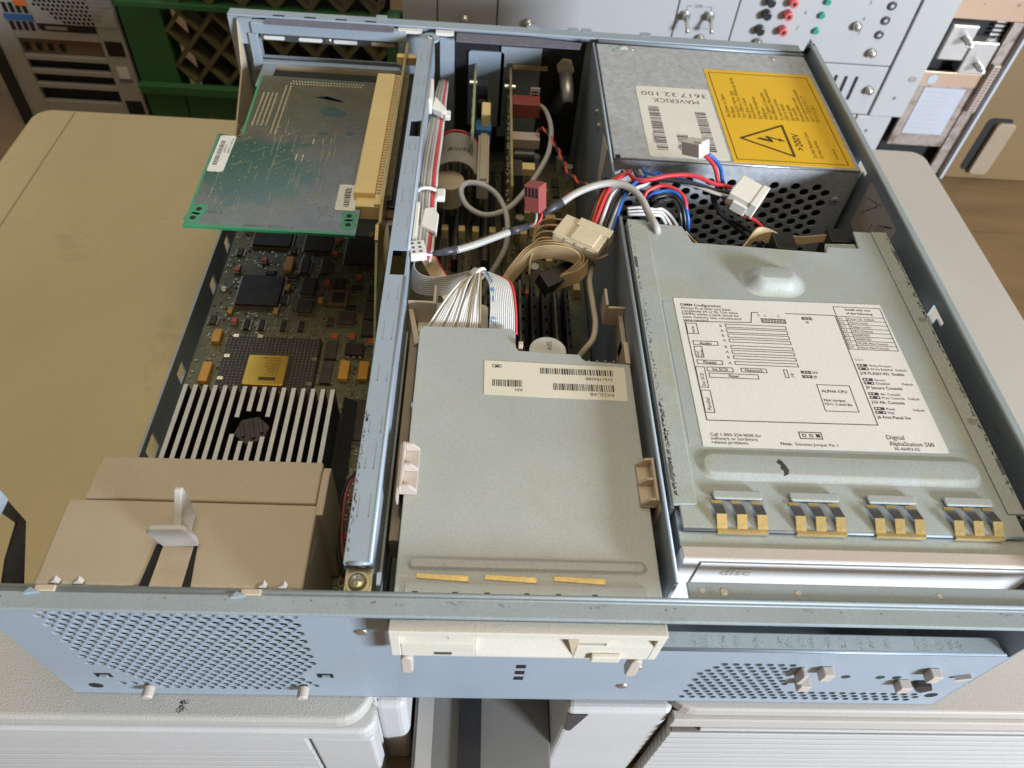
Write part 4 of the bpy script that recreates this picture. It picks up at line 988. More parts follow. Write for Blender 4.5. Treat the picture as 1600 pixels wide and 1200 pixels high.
# ================================================================== optical drive behind the ledge
od = thing("optical_drive", "optical drive with a white bezel and an embossed disc logo, in the drive cage", "optical drive", (349, 60, -44))
part("body", MB().box(277, 421.5, 32.5, 205, -44, -4.2), "inner_steel", od)
bz = part("bezel", MB().box(276.3, 422.5, 25.6, 31.6, -44, -2.0), "cd_bezel_plastic", od, bevel=1.0, segs=3)
part("bezel_top", MB().box(276.5, 422.3, 26.2, 31.4, -1.98, -1.2), "pale_tan_plastic", od, bevel=0.4)
part("tray_groove", MB().box(283.2, 417.6, 25.5, 25.58, -24, -2.6), "gap_grey", od)
part("tray_door", MB().box(283.8, 417, 25.0, 25.48, -23.4, -3.2), "cd_bezel_plastic", od, bevel=0.2)
lg = MB(); text(lg, "disc", 293, 24.9, -12.8, 6.6, 0, fit=12.4, plane='y-', bold=0.012); text(lg, "COMPACT", 296, 24.9, -7.6, 2.2, 0, fit=9, plane='y-')
part("embossed_logo", lg, "grey_beige_plastic", od)
part("eject_button", MB().box(408, 417, 24.6, 25.5, -40, -30), "cd_bezel_plastic", od, bevel=0.4)
# connectors at the back of the optical drive
dcn = thing("drive_cable", "tan flat cable with black plugs behind the drive cage", "cable", (370, 225, -40))
part("plug", MB().box(361, 373, 219, 234, -26, -6), "black_plastic", dcn, bevel=0.6); part("plug", MB().box(394, 409, 226, 238, -22, -5), "black_plastic", dcn, bevel=0.6)
part("ribbon", MB().strip(smooth_path([(336, 214, -14), (344, 222, -11), (352, 233, -9), (358, 234, -9), (364, 231, -10)], 4), (0, 1.0, 4), 0.8), "tan_ribbon", dcn)
part("ribbon", MB().strip(smooth_path([(371, 232, -9), (380, 233, -11), (390, 234, -10), (398, 234, -9)], 4), (0, 0.6, 2.2), 0.7), "tan_ribbon", dcn)
part("ribbon", MB().strip(smooth_path([(309, 226, -10), (314, 222, -13), (320, 217, -16)], 4), (0, 0, 7), 0.7), "tan_ribbon", dcn)
part("plug_tail", MB().box(372, 396, 219, 228, -30, -16), "black_plastic", dcn, bevel=0.5)
# ================================================================== floppy drive
fd = thing("floppy_drive", "grey steel floppy disk drive with an off white bezel poking out under the front rim", "floppy drive", (217, 75, -33))
ZF = -8.0
part("top_cover", MB().prism([(166.2, 10), (268, 10), (268, 129.8), (246.6, 131.2), (245, 132.6), (244, 135), (214.5, 136), (213.2, 138), (213, 148.6), (211, 150.2), (168, 149.6), (166.4, 147)], 'z', ZF-1.2, ZF), "drive_steel", fd, bevel=0.35)
part("side_skirt", MB().box(166.3, 167.2, 11, 145, -30, ZF-1.25), "drive_steel", fd); part("side_skirt", MB().box(267, 267.9, 11, 128, -30, ZF-1.25), "drive_steel", fd)
part("body", MB().box(167.5, 266.5, 12, 126, -33, -12), "dark_contact", fd)
part("rear_board", MB().box(168, 266, 126.5, 150, -32, -30), "pcb", fd)
part("spindle_motor", MB().cyl((229.3, 141, -30), 9.2, 17.4, 'z', 30), "bare_aluminium", fd, bevel=0.5)
mt = MB(); text(mt, "A05", 231.4, 141.0, -12.5, 3.6, 90, 'LEFT', 1); part("motor_print", mt, "bar_ink", fd)
for i in range(4): part("power_pin", MB().box(248.0+4*i, 248.8+4*i, 131.5, 132.3, -22, -8.6), "pin_gold", fd)
part("power_header", MB().box(245, 265, 131, 137, -30, -18), "pale_tan_plastic", fd, bevel=0.4)
part("cover_bead", dimple(216.8, 24.4, 46.8, 3.3, 45, 1.2, 1.2, ZF-0.05), "drive_steel", fd, smooth=True)
for a, b in ((172, 192), (198, 218), (224.5, 244.5)):
    part("contact_strip", MB().prism([(a+2, 18.3), (b+2, 17.2), (b+2, 19.6), (a+2, 20.2)], 'z', ZF+0.02, ZF+0.5), "gold_contact", fd, bevel=0.1)
part("front_step", MB().box(170, 262, 10.5, 16.4, ZF+0.02, ZF+0.7), "drive_steel", fd, bevel=0.2)
for x in (174, 189, 201, 216, 228, 242): part("step_slot", MB().box(x-1, x+1, 11.6, 12.9, ZF+0.66, ZF+0.76), "dark_void", fd)
# bezel
b = MB()
def bx(x0, x1, y0, y1, z0, z1): b.box(x0, x1, y0, y1, z0, z1)
bx(165.4, 268.4, 2.6, 7.4, -32.6, -8.4)
bezel = part("bezel", b, "floppy_bezel_plastic", fd, bevel=0.8, segs=3)
fw = MB()                         # face split round the disk slot, finger scoop and button
for x0, x1, z0, z1 in ((165.4, 268.4, -12.4, -8.2), (165.4, 169.2, -32.5, -12.5), (265.2, 268.4, -32.5, -12.5), (169.3, 197.4, -32.5, -19.8), (235.6, 265.1, -32.5, -19.2), (197.5, 235.5, -32.5, -30.6)):
    fw.box(x0, x1, -2.4, 2.55, z0, z1)
part("bezel_face", fw, "floppy_bezel_plastic", bezel, bevel=0.35)
part("slot_floor", MB().prism([(-2.3, -19.7), (2.58, -19.7), (2.58, -16.4)], 'x', 169.3, 197.3), "floppy_bezel_plastic", bezel)
part("slot_floor", MB().prism([(-2.3, -19.1), (2.58, -19.1), (2.58, -16.2)], 'x', 247, 265), "floppy_bezel_plastic", bezel)
part("slot_block", MB().box(187, 197.2, -1.4, 2.58, -18, -12.6), "floppy_bezel_plastic", bezel, bevel=0.4)
part("slot_block", MB().prism([(235.8, -18.6), (248, -18.6), (250, -13), (235.8, -12.6)], 'y', -1.5, 2.58), "floppy_bezel_plastic", bezel, bevel=0.4)
part("scoop_floor", MB().prism([(-2.35, -30.5), (2.58, -30.5), (2.58, -14)], 'x', 197.6, 235.4), "floppy_bezel_plastic", bezel)
part("scoop_cheek", MB().prism([(231.6, -12.6), (235.5, -12.6), (235.5, -30.4)], 'y', -2.3, 2.57), "shroud_plastic", bezel)
part("eject_button", MB().box(242.2, 253.6, -4.4, -2.45, -31, -25.6), "floppy_bezel_plastic", bezel, bevel=0.5)
part("activity_lamp", MB().box(182, 188.6, -2.7, -2.42, -29.6, -27.8), "dusty_card", bezel)
part("lamp_frame", MB().box(182, 188.4, -3.0, -2.75, -30.2, -29.7), "floppy_bezel_plastic", bezel)
for x in (167, 255): part("bezel_clip", MB().box(x, x+12, 3.0, 7.4, -8.1, -7.2), "nickel", fd, bevel=0.2)
for x in (171, 261.5): part("guide_peg", MB().prism(rrect(x-2.3, x+2.3, -50, -32.7, 2.2, 5), 'y', -3.4, 1.0), "pale_tan_plastic", fd, bevel=0.6)
# label on the cover, printed upside down
lb = part("serial_label", MB().prism([(198.2, 108.4), (264.6, 107.2), (265.0, 127.6), (198.2, 128.8)], 'z', ZF+0.03, ZF+0.18), "cream_label", fd, label="cream serial number label")
ink = MB(); z = ZF+0.26
barcode(ink, 224.6, 259.0, 121.8, 125.4, z, 'x', 2, 0.38, 0.8); barcode(ink, 230.4, 258.8, 112.3, 116.3, z, 'x', 8, 0.38, 0.8); barcode(ink, 202.1, 216.2, 113.3, 117.3, z, 'x', 4, 0.38, 0.8)
text(ink, "3V61704388", 258.9, 120.6, z, 2.6, 180, sx=0.98); text(ink, "RX23L-AB", 258.6, 111.3, z, 2.6, 180, sx=1.0); text(ink, "A01", 216.1, 112.3, z, 2.4, 180)
rectline(ink, 202, 124.6, 206.2, 126.4, 0.25, z); ink.prism([(203, 124.9), (203.6, 126), (204.4, 125), (205, 126.1), (205.3, 125.1)], 'z', z-0.01, z)
part("printing", ink, "ink", lb)
screw("side_screw", fd, (166.2, 106, -16), 2.6, 'x', -1, "bright_screw", 1.6)
# ---- tan carrier that holds the floppy drive
ft = thing("drive_carrier", "tan plastic carrier with grip clips on both sides of the floppy drive", "drive carrier", (217, 90, -40))
part("rail", MB().box(160.8, 165.0, 40, 158, -36, -20), "brown_wire", ft, bevel=0.5); part("rail", MB().box(268.6, 270.9, 40, 158, -36, -20), "tan_plastic", ft, bevel=0.5)
for side, x0, x1 in ((1, 164.4, 171.6), (-1, 264.0, 270.8)):
    y0, y1 = (54.5, 76.5)
    if side < 0: y0, y1 = 51.5, 72.5
    g = part("grip_clip", MB().box(x0, x1, y0, y1, -7.9, -6.7), "pale_tan_plastic" if side > 0 else "tan_plastic", ft, bevel=0.3)
    o = x0 if side > 0 else x1-1.3
    part("clip_wall", MB().box(o, o+1.3, y0, y1, -6.65, -1.5), "pale_tan_plastic" if side > 0 else "tan_plastic", g, bevel=0.3)
    part("clip_skirt", MB().box(x0-0.9 if side > 0 else x1, x0-0.05 if side > 0 else x1+0.5, y0-4, y1, -24, -3), "pale_tan_plastic" if side > 0 else "tan_plastic", g, bevel=0.2)
    for k in range(3):
        yy = y0 + 0.2 + k*(y1-y0-1.6)/2
        pr = [(x0+1.35, -6.6), (x1, -6.6), (x1, -5.6), (x0+4, -2.0), (x0+1.35, -1.7)] if side > 0 else [(x1-1.35, -6.6), (x0, -6.6), (x0, -5.6), (x1-4, -2.0), (x1-1.35, -1.7)]
        part("clip_rib", MB().prism(pr, 'y', yy, yy+1.3), "pale_tan_plastic" if side > 0 else "tan_plastic", g, bevel=0.2)
# upright finger tabs at the back of the carrier
for side in (1, -1):
    if side > 0:
        part("finger_tab", MB().box(158.6, 172.6, 171, 172.4, -28, -13.2), "tan_plastic", ft, bevel=0.3)
        part("finger_tab_end", MB().box(171.4, 173.0, 169, 184, -24, -11.5), "tan_plastic", ft, bevel=0.3)
        part("finger_arm", MB().prism([(158.6, 171), (161, 171), (166.2, 148), (163.5, 146)], 'z', -30, -18), "tan_plastic", ft, bevel=0.3)
    else:
        part("finger_tab", MB().box(262, 272.4, 173.6, 175, -27, -13.8), "tan_plastic", ft, bevel=0.3)
        part("finger_tab_end", MB().box(260.8, 262.2, 173, 185, -26, -10.8), "tan_plastic", ft, bevel=0.3)
        part("finger_arm", MB().box(268.6, 271.0, 133, 174, -30, -19), "tan_plastic", ft, bevel=0.3)
        part("arm_step", MB().box(266.6, 269.0, 132, 146, -26, -9.6), "tan_plastic", ft, bevel=0.3)
part("post", MB().box(214.4, 216.6, 138, 140.5, -28, -6.2), "tan_plastic", ft, bevel=0.3)
cg = solo("card_guide", MB().prism(rrect(163.5, 200, 152, 186, 3, 4), 'z', -29.5, -28.0), "cream_label", "cream plastic sheet under the fanned ribbon cable", "plastic sheet")

# ================================================================== motherboard
mbd = thing("motherboard", "dusty dark green motherboard on the chassis floor", "circuit board", (145, 230, -109))
ZM = -106.0
part("board", MB().box(18.3, 270.5, 22, 434, ZM-1.7, ZM), "pcb", mbd)
screw("mount_screw", mbd, (23.2, 268, ZM), 3.2, 'z', 1, "zinc_yellow", 1.8)
def chip(name, x0, x1, y0, y1, h, mat="chip_black", bevel=0.4, legs=None):
    c = part(name, MB().box(x0, x1, y0, y1, ZM+0.4, ZM+h), mat, mbd, bevel=bevel)
    if legs:
        lg = MB(); n = legs[1]
        if 'x' in legs[0]:
            for k in range(n):
                x = x0 + (k+0.5)*(x1-x0)/n; w = (x1-x0)/n*0.3
                for yy in ((y0-1.3, y0), (y1, y1+1.3)): lg.box(x-w, x+w, yy[0], yy[1], ZM+0.05, ZM+h*0.5)
        if 'y' in legs[0]:
            m = legs[2] if len(legs) > 2 else n
            for k in range(m):
                y = y0 + (k+0.5)*(y1-y0)/m; w = (y1-y0)/m*0.3
                for xx in ((x0-1.3, x0), (x1, x1+1.3)): lg.box(xx[0], xx[1], y-w, y+w, ZM+0.05, ZM+h*0.5)
        part("leads", lg, "solder", c)
    return c
chip("large_chip", 34.2, 62.4, 251.5, 280.2, 3.6, legs=('xy', 30))
chip("large_chip", 33.4, 60.2, 311, 328, 3.6, legs=('xy', 28)); chip("large_chip", 70, 90, 308, 334, 3.4, legs=('xy', 24)); chip("large_chip", 100, 130, 296, 326, 3.6, legs=('xy', 28))
chip("small_chip", 75, 84, 264.8, 281, 2.8, "chip_grey", legs=('x', 8)); chip("small_chip", 75, 85, 247.6, 259.5, 2.8, "chip_grey", legs=('x', 8)); chip("small_chip", 104, 114, 238.4, 249.2, 2.8, "chip_grey", legs=('x', 8))
chip("memory_chip", 71, 76.8, 285.5, 300, 3.0, "chip_grey", legs=('y', 10)); chip("memory_chip", 85.2, 91, 286, 300.5, 3.0, "chip_grey", legs=('y', 10))
chip("memory_chip", 99.2, 106.6, 208, 223.5, 3.0, "chip_grey", legs=('y', 10)); chip("memory_chip", 99.2, 106.2, 187.8, 206, 3.0, "chip_grey", legs=('y', 10))
chip("memory_chip", 120, 128, 262, 276, 3.0, "chip_grey", legs=('y', 10)); chip("memory_chip", 120, 128, 244, 258, 3.0, "chip_grey", legs=('y', 10)); chip("memory_chip", 120, 128, 229, 241, 3.0, "chip_grey", legs=('y', 10))
chip("regulator", 111.8, 123.4, 211, 220.4, 4.4, "chip_black", legs=('x', 3))
chip("large_chip", 118, 139, 146, 176, 3.4, "chip_grey", legs=('xy', 24))
sk = chip("socket", 94.5, 107.5, 255, 269.5, 3.0, "copper_board"); part("socketed_chip", MB().box(97, 105, 257.5, 267, ZM+2.0, ZM+3.6), "chip_black", sk, bevel=0.3)
chip("small_chip", 96, 103, 272, 282, 2.6, "chip_black", legs=('x', 6))
for x0, y0 in ((44, 231.5), (53.5, 231.5), (67.5, 231.5), (79, 231.5)): chip("resistor_pack", x0-0.2, x0+3.2, y0-0.5, y0+8.5, 2.2, "chip_black", legs=('y', 6))
for x0, x1, y0, y1 in ((27.4, 32.6, 217, 228), (27.2, 32.8, 184.6, 200.2), (59.8, 65.8, 285.4, 299.8), (110.3, 116.4, 190.6, 205.5), (122.2, 128.4, 191, 205.6)): chip("tantalum_capacitor", x0, x1, y0, y1, 4.4, "tantalum", 0.6)
for x, y in ((28.4, 285.8), (44.9, 296.8), (37.3, 237.3), (92.6, 307), (92.4, 321), (112.4, 283.7), (91.7, 276.4), (103.5, 226.9), (114.5, 227.8), (127, 224.1), (130, 108), (128, 84), (133, 60)):
    c = chip("red_capacitor", x-2.1, x+2.1, y-2.0, y+2.2, 3.4, "red_cap", 0.5); part("capacitor_end", MB().box(x-1.9, x+1.9, y-3.0, y-2.1, ZM+0.3, ZM+2.4), "solder", c)
rr = random.Random(31)
taken = [(o_.location.x*1000+145, o_.location.y*1000+230) for o_ in mbd.children]
for k in range(150):
    x, y = rr.uniform(22, 134), rr.uniform(226, 334)
    if any(abs(x-a) < 9 and abs(y-b) < 9 for a, b in taken) or any(abs(x-a) < 16 and abs(y-b) < 17 for a, b in ((48, 266), (47, 319), (80, 321), (115, 311))): continue
    taken.append((x, y))
    kind = rr.random()
    if kind < 0.55: chip("small_chip", x-2.2, x+2.2, y-3.6, y+3.6, 2.2, "chip_grey", legs=('y', 7))
    elif kind < 0.8: chip("small_chip", x-3.4, x+3.4, y-2.2, y+2.2, 2.2, "chip_black", legs=('x', 7))
    else: chip("tantalum_capacitor", x-1.6, x+1.6, y-2.8, y+2.8, 2.6, "tantalum", 0.4)
tr_ = MB()
for k in range(420):
    x, y = rr.uniform(20, 140), rr.uniform(95, 335); l = rr.uniform(3, 14)
    if rr.random() < 0.5: flat(tr_, x, x+0.28, y, y+l, ZM+0.03)
    elif rr.random() < 0.5: flat(tr_, x, x+l, y, y+0.28, ZM+0.03)
    else: line(tr_, (x, y), (x+l*0.5, y+l*0.5), 0.28, ZM+0.03)
o = part("traces", tr_, "card_edge", mbd); o["kind"] = "stuff"
# small parts and solder pads, too many to count
rr = random.Random(17); sp = MB(); sp2 = MB()
for k in range(1500):
    x, y = rr.uniform(20, 142), rr.uniform(95, 330)
    w, h = rr.choice(((0.5, 0.9), (0.9, 0.5), (0.4, 0.4)))
    (sp if k % 3 else sp2).box(x-w, x+w, y-h, y+h, ZM+0.02, ZM+rr.uniform(0.25, 0.8))
o = part("solder_pads", sp, "solder", mbd); o["kind"] = "stuff"
o = part("tiny_components", sp2, "chip_grey", mbd); o["kind"] = "stuff"
sp = MB()
for k in range(700):
    x, y = rr.uniform(100, 145), rr.uniform(24, 175); w, h = rr.choice(((0.5, 0.9), (0.9, 0.5))); sp.box(x-w, x+w, y-h, y+h, ZM+0.02, ZM+rr.uniform(0.25, 0.8))
o = part("solder_pads", sp, "solder", mbd); o["kind"] = "stuff"
# processor
cp = thing("processor", "dark pin grid processor with a square gold lid in front of the heat sink", "processor", (68, 190, -105.9))
part("package", MB().box(38.6, 96.4, 160, 221.8, ZM+0.05, -100.4), "ceramic", cp, bevel=0.4)
pins = MB()
for i in range(24):
    for j in range(26):
        x = 40.8 + i*2.33; y = 162.5 + j*2.33
        if 54 < x < 81.5 and 177.5 < y < 205: continue
        pins.cyl((x, y, -100.45), 0.62, 0.9, 'z', 6, 0.35)
o = part("pins", pins, "solder", cp); o["kind"] = "stuff"
gl = part("gold_lid", MB().prism(rrect(55.4, 79.6, 179.6, 203.4, 1.4, 4), 'z', -100.35, -97), "gold_lid", cp, bevel=0.4)
ink = MB(); z = -96.9
for i, (s, a) in enumerate((("POMILIUOMSA", 1), ("IOOUIOU 1", 1), ("WWW 7010", 1), ("17 6IGCI DU", 1), ("A1AAS20", 1), ("A17R01K", 1), ("21171 11 9", 1))): text(ink, s, 75.4, 201.4-2.2*i, z, 1.9, 180, sx=0.9)
flat(ink, 64.6, 74.8, 183.2, 185.8, z)
part("printing", ink, "brown_ink", gl)
for x, y in ((43, 221.0), (58, 221.2), (77, 221.4), (92, 221.6), (41, 204), (94.5, 204), (41, 186), (94.5, 184)): part("corner_clip", MB().box(x-1.6, x+1.6, y-1.2, y+1.2, -100.3, -99.7), "pin_gold", cp)
# heat sink
hs = thing("heat_sink", "black heat sink with bare aluminium fin tops and a round gap in the middle", "heat sink", (75, 135, -100.3))
part("base", MB().box(32.5, 118.5, 96, 160, -100.3, -96), "anodised_black", hs)
part("side_cheek", MB().prism([(117.6, -96), (125, -100), (125, -100.3), (117.6, -100.3)], 'y', 100, 172), "anodised_black", hs)
YH0, YH1 = 96.0, 158.5
hx, hy, hrx, hry = 75.9, 131.6, 9.9, 10.3
for i in range(16):
    x = 35.5 + 5.34*i
    segs = [(YH0, YH1)]
    if abs(x-hx) < hrx:
        d = hry*math.sqrt(1-((x-hx)/hrx)**2); segs = [(YH0, hy-d), (hy+d, YH1)]
    for a, b_ in segs:
        f = part("fin", MB().box(x-1.2, x+1.2, a, b_, -96, -72.6), "anodised_black", hs)
        part("fin_top", MB().box(x-1.22, x+1.22, a, b_, -72.55, -72), "bare_aluminium", f, bevel=0.15)
nut = [(hx-5 + 10*0, 0)]
nut_pts = [(hx+9.5*math.cos(math.radians(60*k+18)), hy+9.5*math.sin(math.radians(60*k+18))) for k in range(6)]
hn = part("hex_nut", MB().prism(nut_pts, 'z', -96, -75.5), "chip_grey", hs, bevel=0.8)
for off in (-4.6, 0.4, 5.0):
    c_ = Vector((hx+off*0.95, hy+off*0.3)); d_ = Vector((-0.30, 0.95))
    w_ = 6.6 if abs(off) < 3 else 4.4
    q_ = [c_ + d_*w_ + Vector((0.8, 0.25)), c_ + d_*w_ - Vector((0.8, 0.25)), c_ - d_*w_ - Vector((0.8, 0.25)), c_ - d_*w_ + Vector((0.8, 0.25))]
    part("nut_ridge", MB().prism([tuple(q) for q in q_], 'z', -75.5, -73.6), "chip_grey", hn, bevel=0.3)
# fan shroud
sd = thing("fan_shroud", "tan plastic fan shroud with a white latch, between the heat sink and the front panel", "fan shroud", (70, 55, -104))
part("lower_shell", MB().box(17, 125.5, 27, 66.8, -104, -40), "shroud_plastic", sd, bevel=1.2, segs=3)
part("upper_shell", MB().prism([(67.0, -45), (67.0, -39.2), (82.8, -40), (90.2, -41.2), (90.2, -104), (67, -104)], 'x', 24, 124.6), "shroud_plastic", sd, bevel=0.8)
part("side_flange", MB().prism([(62, -40.5), (84, -41.2), (88.4, -43), (88.4, -104), (62, -104)], 'x', 124.7, 128.4), "shroud_plastic", sd, bevel=0.6)
part("front_lip", MB().box(14.5, 126, 18.4, 26.9, -46, -40.4), "shroud_plastic", sd, bevel=0.8)
part("fan_frame", MB().frame([(18, -104), (125, -104), (125, -46.2), (18, -46.2)], [(24, -100), (119, -100), (119, -50), (24, -50)], 'y', 20, 26.9), "black_plastic", sd)
part("fan_hub", MB().cyl((71, 21, -76), 16, 5.5, 'y', 28), "black_plastic", sd, bevel=0.8)
for k in range(7):
    a_ = 2*math.pi*k/7
    part("fan_blade", MB().prism([(71+math.cos(a_+u)*r_, -76+math.sin(a_+u)*r_) for r_, u in ((16.2, -0.3), (26, -0.22), (26, 0.3), (16.2, 0.3))], 'y', 22.5, 24.5), "black_plastic", sd)
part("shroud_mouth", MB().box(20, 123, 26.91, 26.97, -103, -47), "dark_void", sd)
part("latch_tongue", MB().prism([(63.2, 20), (76.4, 20), (76.8, 45), (64.4, 45)], 'z', -39.9, -38.9), "shroud_plastic", sd, bevel=0.2)
for x in ((58.6, 63.0, 61.2, 63.8), (76.6, 80.6, 77.0, 78.2)): part("latch_gap", MB().prism([(x[0], 20), (x[1], 20), (x[3], 45.5), (x[2], 45.5)], 'z', -39.95, -39.55), "dark_void", sd)
part("latch_fin", MB().prism([(46.6, -39), (60, -39), (60.8, -27), (60.2, -16.5), (58.4, -16), (46.6, -27)], 'x', 71.2, 74.4) , "latch_plastic", sd, bevel=0.5)
part("latch_plate", MB().prism([(64, -39.4), (79.3, -38.4), (79.8, -33), (77.6, -25), (75.8, -23.6), (62.4, -24.4), (60.3, -28)], 'y', 44.2, 46.5), "latch_plastic", sd, bevel=0.7)
part("latch_base", MB().box(63.6, 76.0, 46.6, 49.0, -39.9, -27), "pale_tan_plastic", sd, bevel=0.4)
fw_ = MB().tube(smooth_path([(140, 122, -96), (134, 116, -90), (129.6, 104, -86), (129.4, 84, -86), (131.4, 68, -88), (136, 58, -92)], 5), 0.9, 7)
solo("fan_cable", fw_, "maroon_plastic", "thin dark red fan wire curving beside the tan shroud", "cable", smooth=True)
fw2 = MB().tube(smooth_path([(142, 124, -95), (135, 118, -88), (127.8, 104, -86.5), (127.6, 84, -86.5), (129.6, 66, -88), (134, 56, -92)], 5), 0.9, 7)
solo("fan_cable", fw2, "black_wire", "thin black fan wire curving beside the tan shroud", "cable", smooth=True)
# ================================================================== green expansion card on the riser
ec = thing("expansion_card", "dusty green expansion card lying level above the motherboard, with two white labels", "expansion card", (75, 315, -23.6))
ZC = -22.0
out = [(37.5, 397.5), (129.5, 396), (129.5, 262), (123.6, 262), (123.6, 230.8), (27.2, 232.4), (25.4, 324), (39.8, 320.8)]
eb = part("board", MB().prism(out, 'z', ZC-1.6, ZC), "dusty_card", ec)
part("green_edge", MB().prism([(123.6, 230.75), (27.1, 232.35), (27.1, 234.4), (123.6, 232.8)], 'z', ZC-1.62, ZC+0.05), "card_green", ec)
part("green_edge", MB().prism([(27.15, 234.5), (28.6, 234.4), (26.8, 323), (25.3, 323.9)], 'z', ZC-1.62, ZC+0.05), "card_green", ec)
part("green_edge", MB().prism([(39.7, 325), (41.2, 325), (38.9, 397.4), (37.4, 397.4)], 'z', ZC-1.62, ZC+0.05), "card_green", ec)
for x, y in ((32.5, 247.5), (31.0, 239.5), (118.0, 248.0), (118.4, 240.0)):
    part("pad", MB().cyl((x, y, ZC+0.01), 5.0, 0.03, 'z', 20), "card_green", ec); part("mount_hole", MB().cyl((x, y, ZC+0.05), 1.7, 0.04, 'z', 16), "dark_void", ec)
sd_ = MB()
for i in range(4):
    for j in range(17): sd_.dome((44.2 + i*2.9, 336 + j*2.4, ZC), 0.72, 0.6, 'z', 7)
for i in range(2):
    for j in range(25): sd_.dome((57.5 + i*3.0, 327 + j*2.4, ZC), 0.7, 0.6, 'z', 7)
for j in range(25):
    for i in range(2): sd_.dome((60 + j*2.0 + i*1.0, 388.4 + i*3.0, ZC), 0.68, 0.6, 'z', 7)
for j in range(70): sd_.dome((116.2, 272 + j*1.28, ZC), 0.3, 0.3, 'z', 5)
rr = random.Random(9)
for k in range(330):
    x, y = rr.uniform(30, 112), rr.uniform(245, 340)
    sd_.dome((x, y, ZC), rr.uniform(0.2, 0.55), 0.35, 'z', 5)
for a, b_ in ((86, 318), (92, 318), (97, 320), (78, 300), (82, 300), (98, 306), (101, 306), (104, 306)):
    for j in range(4): sd_.dome((a, b_+j*1.7, ZC), 0.4, 0.4, 'z', 6)
o = part("solder_points", sd_, "pin_gold", ec); o["kind"] = "stuff"
trk = MB()
for k in range(70):
    x, y = rr.uniform(32, 108), rr.uniform(244, 330); l = rr.uniform(6, 22)
    if rr.random() < 0.55: flat(trk, x, x+0.22, y, y+l, ZC+0.03)
    else: line(trk, (x, y), (x+l*0.5, y+l*0.35), 0.22, ZC+0.03)
o = part("traces", trk, "card_edge", ec); o["kind"] = "stuff"
smd = MB()
for p in (((78, 373), (92, 374), (100, 368), (96, 371), (82, 375.4)), ((84, 357), (90, 362), (95, 361), (103, 355), (98, 350), (88, 351)), ((86, 330), (92, 332), (94, 330), (90, 328.5)), ((104, 332), (109, 334), (112, 332), (108, 329))): smd.prism(list(p), 'z', ZC+0.02, ZC+0.05)
part("wiped_patches", smd, "card_dark", ec)
l1 = part("serial_label", MB().prism(rrect(27.8, 37.6, 283.5, 321.6, 1.6, 4), 'z', ZC+0.06, ZC+0.2), "white_label", ec, label="long white serial label")
ink = MB(); z = ZC+0.27; barcode(ink, 29.6, 32.4, 290, 316, z, 'y', 12, 0.45, 0.9); text(ink, "P5 A06 C ER2000", 35.6, 318, z, 1.9, 270, sx=1.1); text(ink, "NI61602000C", 33.3, 312, z, 1.6, 270)
part("printing", ink, "bar_ink", l1)
l2 = part("part_label", MB().prism(rrect(108.8, 120.6, 252.6, 277.2, 1.2, 4), 'z', ZC+0.06, ZC+0.2), "paper_label", ec, label="small part number label")
ink = MB(); barcode(ink, 113.4, 116.6, 256, 274, z, 'y', 14, 0.6, 1.2); text(ink, "S/N A60Z 971", 112.6, 273, z, 1.8, 270); text(ink, "TI5 A06", 118.8, 268, z, 1.7, 270)
part("printing", ink, "ink", l2)
ll = MB(); text(ll, "5024016-01 A01 7.5.1-1.2", 60, 234.2, ZC+0.06, 3.0, 0, sx=0.9); text(ll, "94V-0", 36, 244, ZC+0.06, 4.2, 0)
part("lettering", ll, "bar_ink", ec)
part("edge_guide", MB().box(40, 44.5, 325.5, 372, ZC-9, ZC-1.65), "black_plastic", ec, bevel=0.5)
part("bracket", MB().box(31.5, 41, 398, 430, ZC-10, ZC-8.8), "inner_steel", ec)
# riser card with its yellow slot
rc2 = thing("riser_card", "upright riser card with a long yellow slot connector beside the steel beam", "riser card", (138, 310, -104))
part("board", MB().prism([(214, -10), (222, -6), (232, -12), (248, -8), (428, -7), (428, -104), (214, -104)], 'x', 137.2, 138.9), "riser_gold", rc2)
sl = part("slot_connector", MB().box(118.8, 131.4, 264.5, 402, -27, -17.5), "slot_yellow", rc2, bevel=0.5)
part("slot_step", MB().box(120.4, 134.6, 255.6, 264.3, -30, -20.5), "slot_yellow", sl, bevel=0.5)
part("slot_base", MB().box(131.5, 137.1, 256, 403, -29, -18.8), "slot_yellow", sl, bevel=0.4)
cm = MB()
for k in range(46): cm.box(131.8, 134.4, 266+k*2.95, 266.8+k*2.95, -18.78, -18.2)
part("contact_slots", cm, "shroud_plastic", sl)
pn = MB()
for k in range(92):
    y = 262 + k*1.5
    for zz in (-16, -20): pn.tube([(138.9, y, zz), (141.4, y, zz+0.6)], 0.35, 5)
part("solder_pins", pn, "solder", rc2)
part("black_slot", MB().box(139.4, 146, 258, 412, -60, -22), "black_plastic", rc2, bevel=0.5)
part("standoff", MB().box(139, 147, 251, 258, -30, -24), "copper_board", rc2, bevel=0.3); screw("riser_screw", rc2, (135.4, 254.5, -24), 2.0, 'z', 1, "nickel")
part("rear_clamp", MB().box(131, 149, 415.5, 421, -18, -12), "slot_yellow", rc2, bevel=0.4)
# lower riser edge that continues to the motherboard
part("board_edge", MB().prism([(170, -60), (214, -12), (214, -104), (170, -104)], 'x', 137.4, 138.6), "card_edge", rc2)

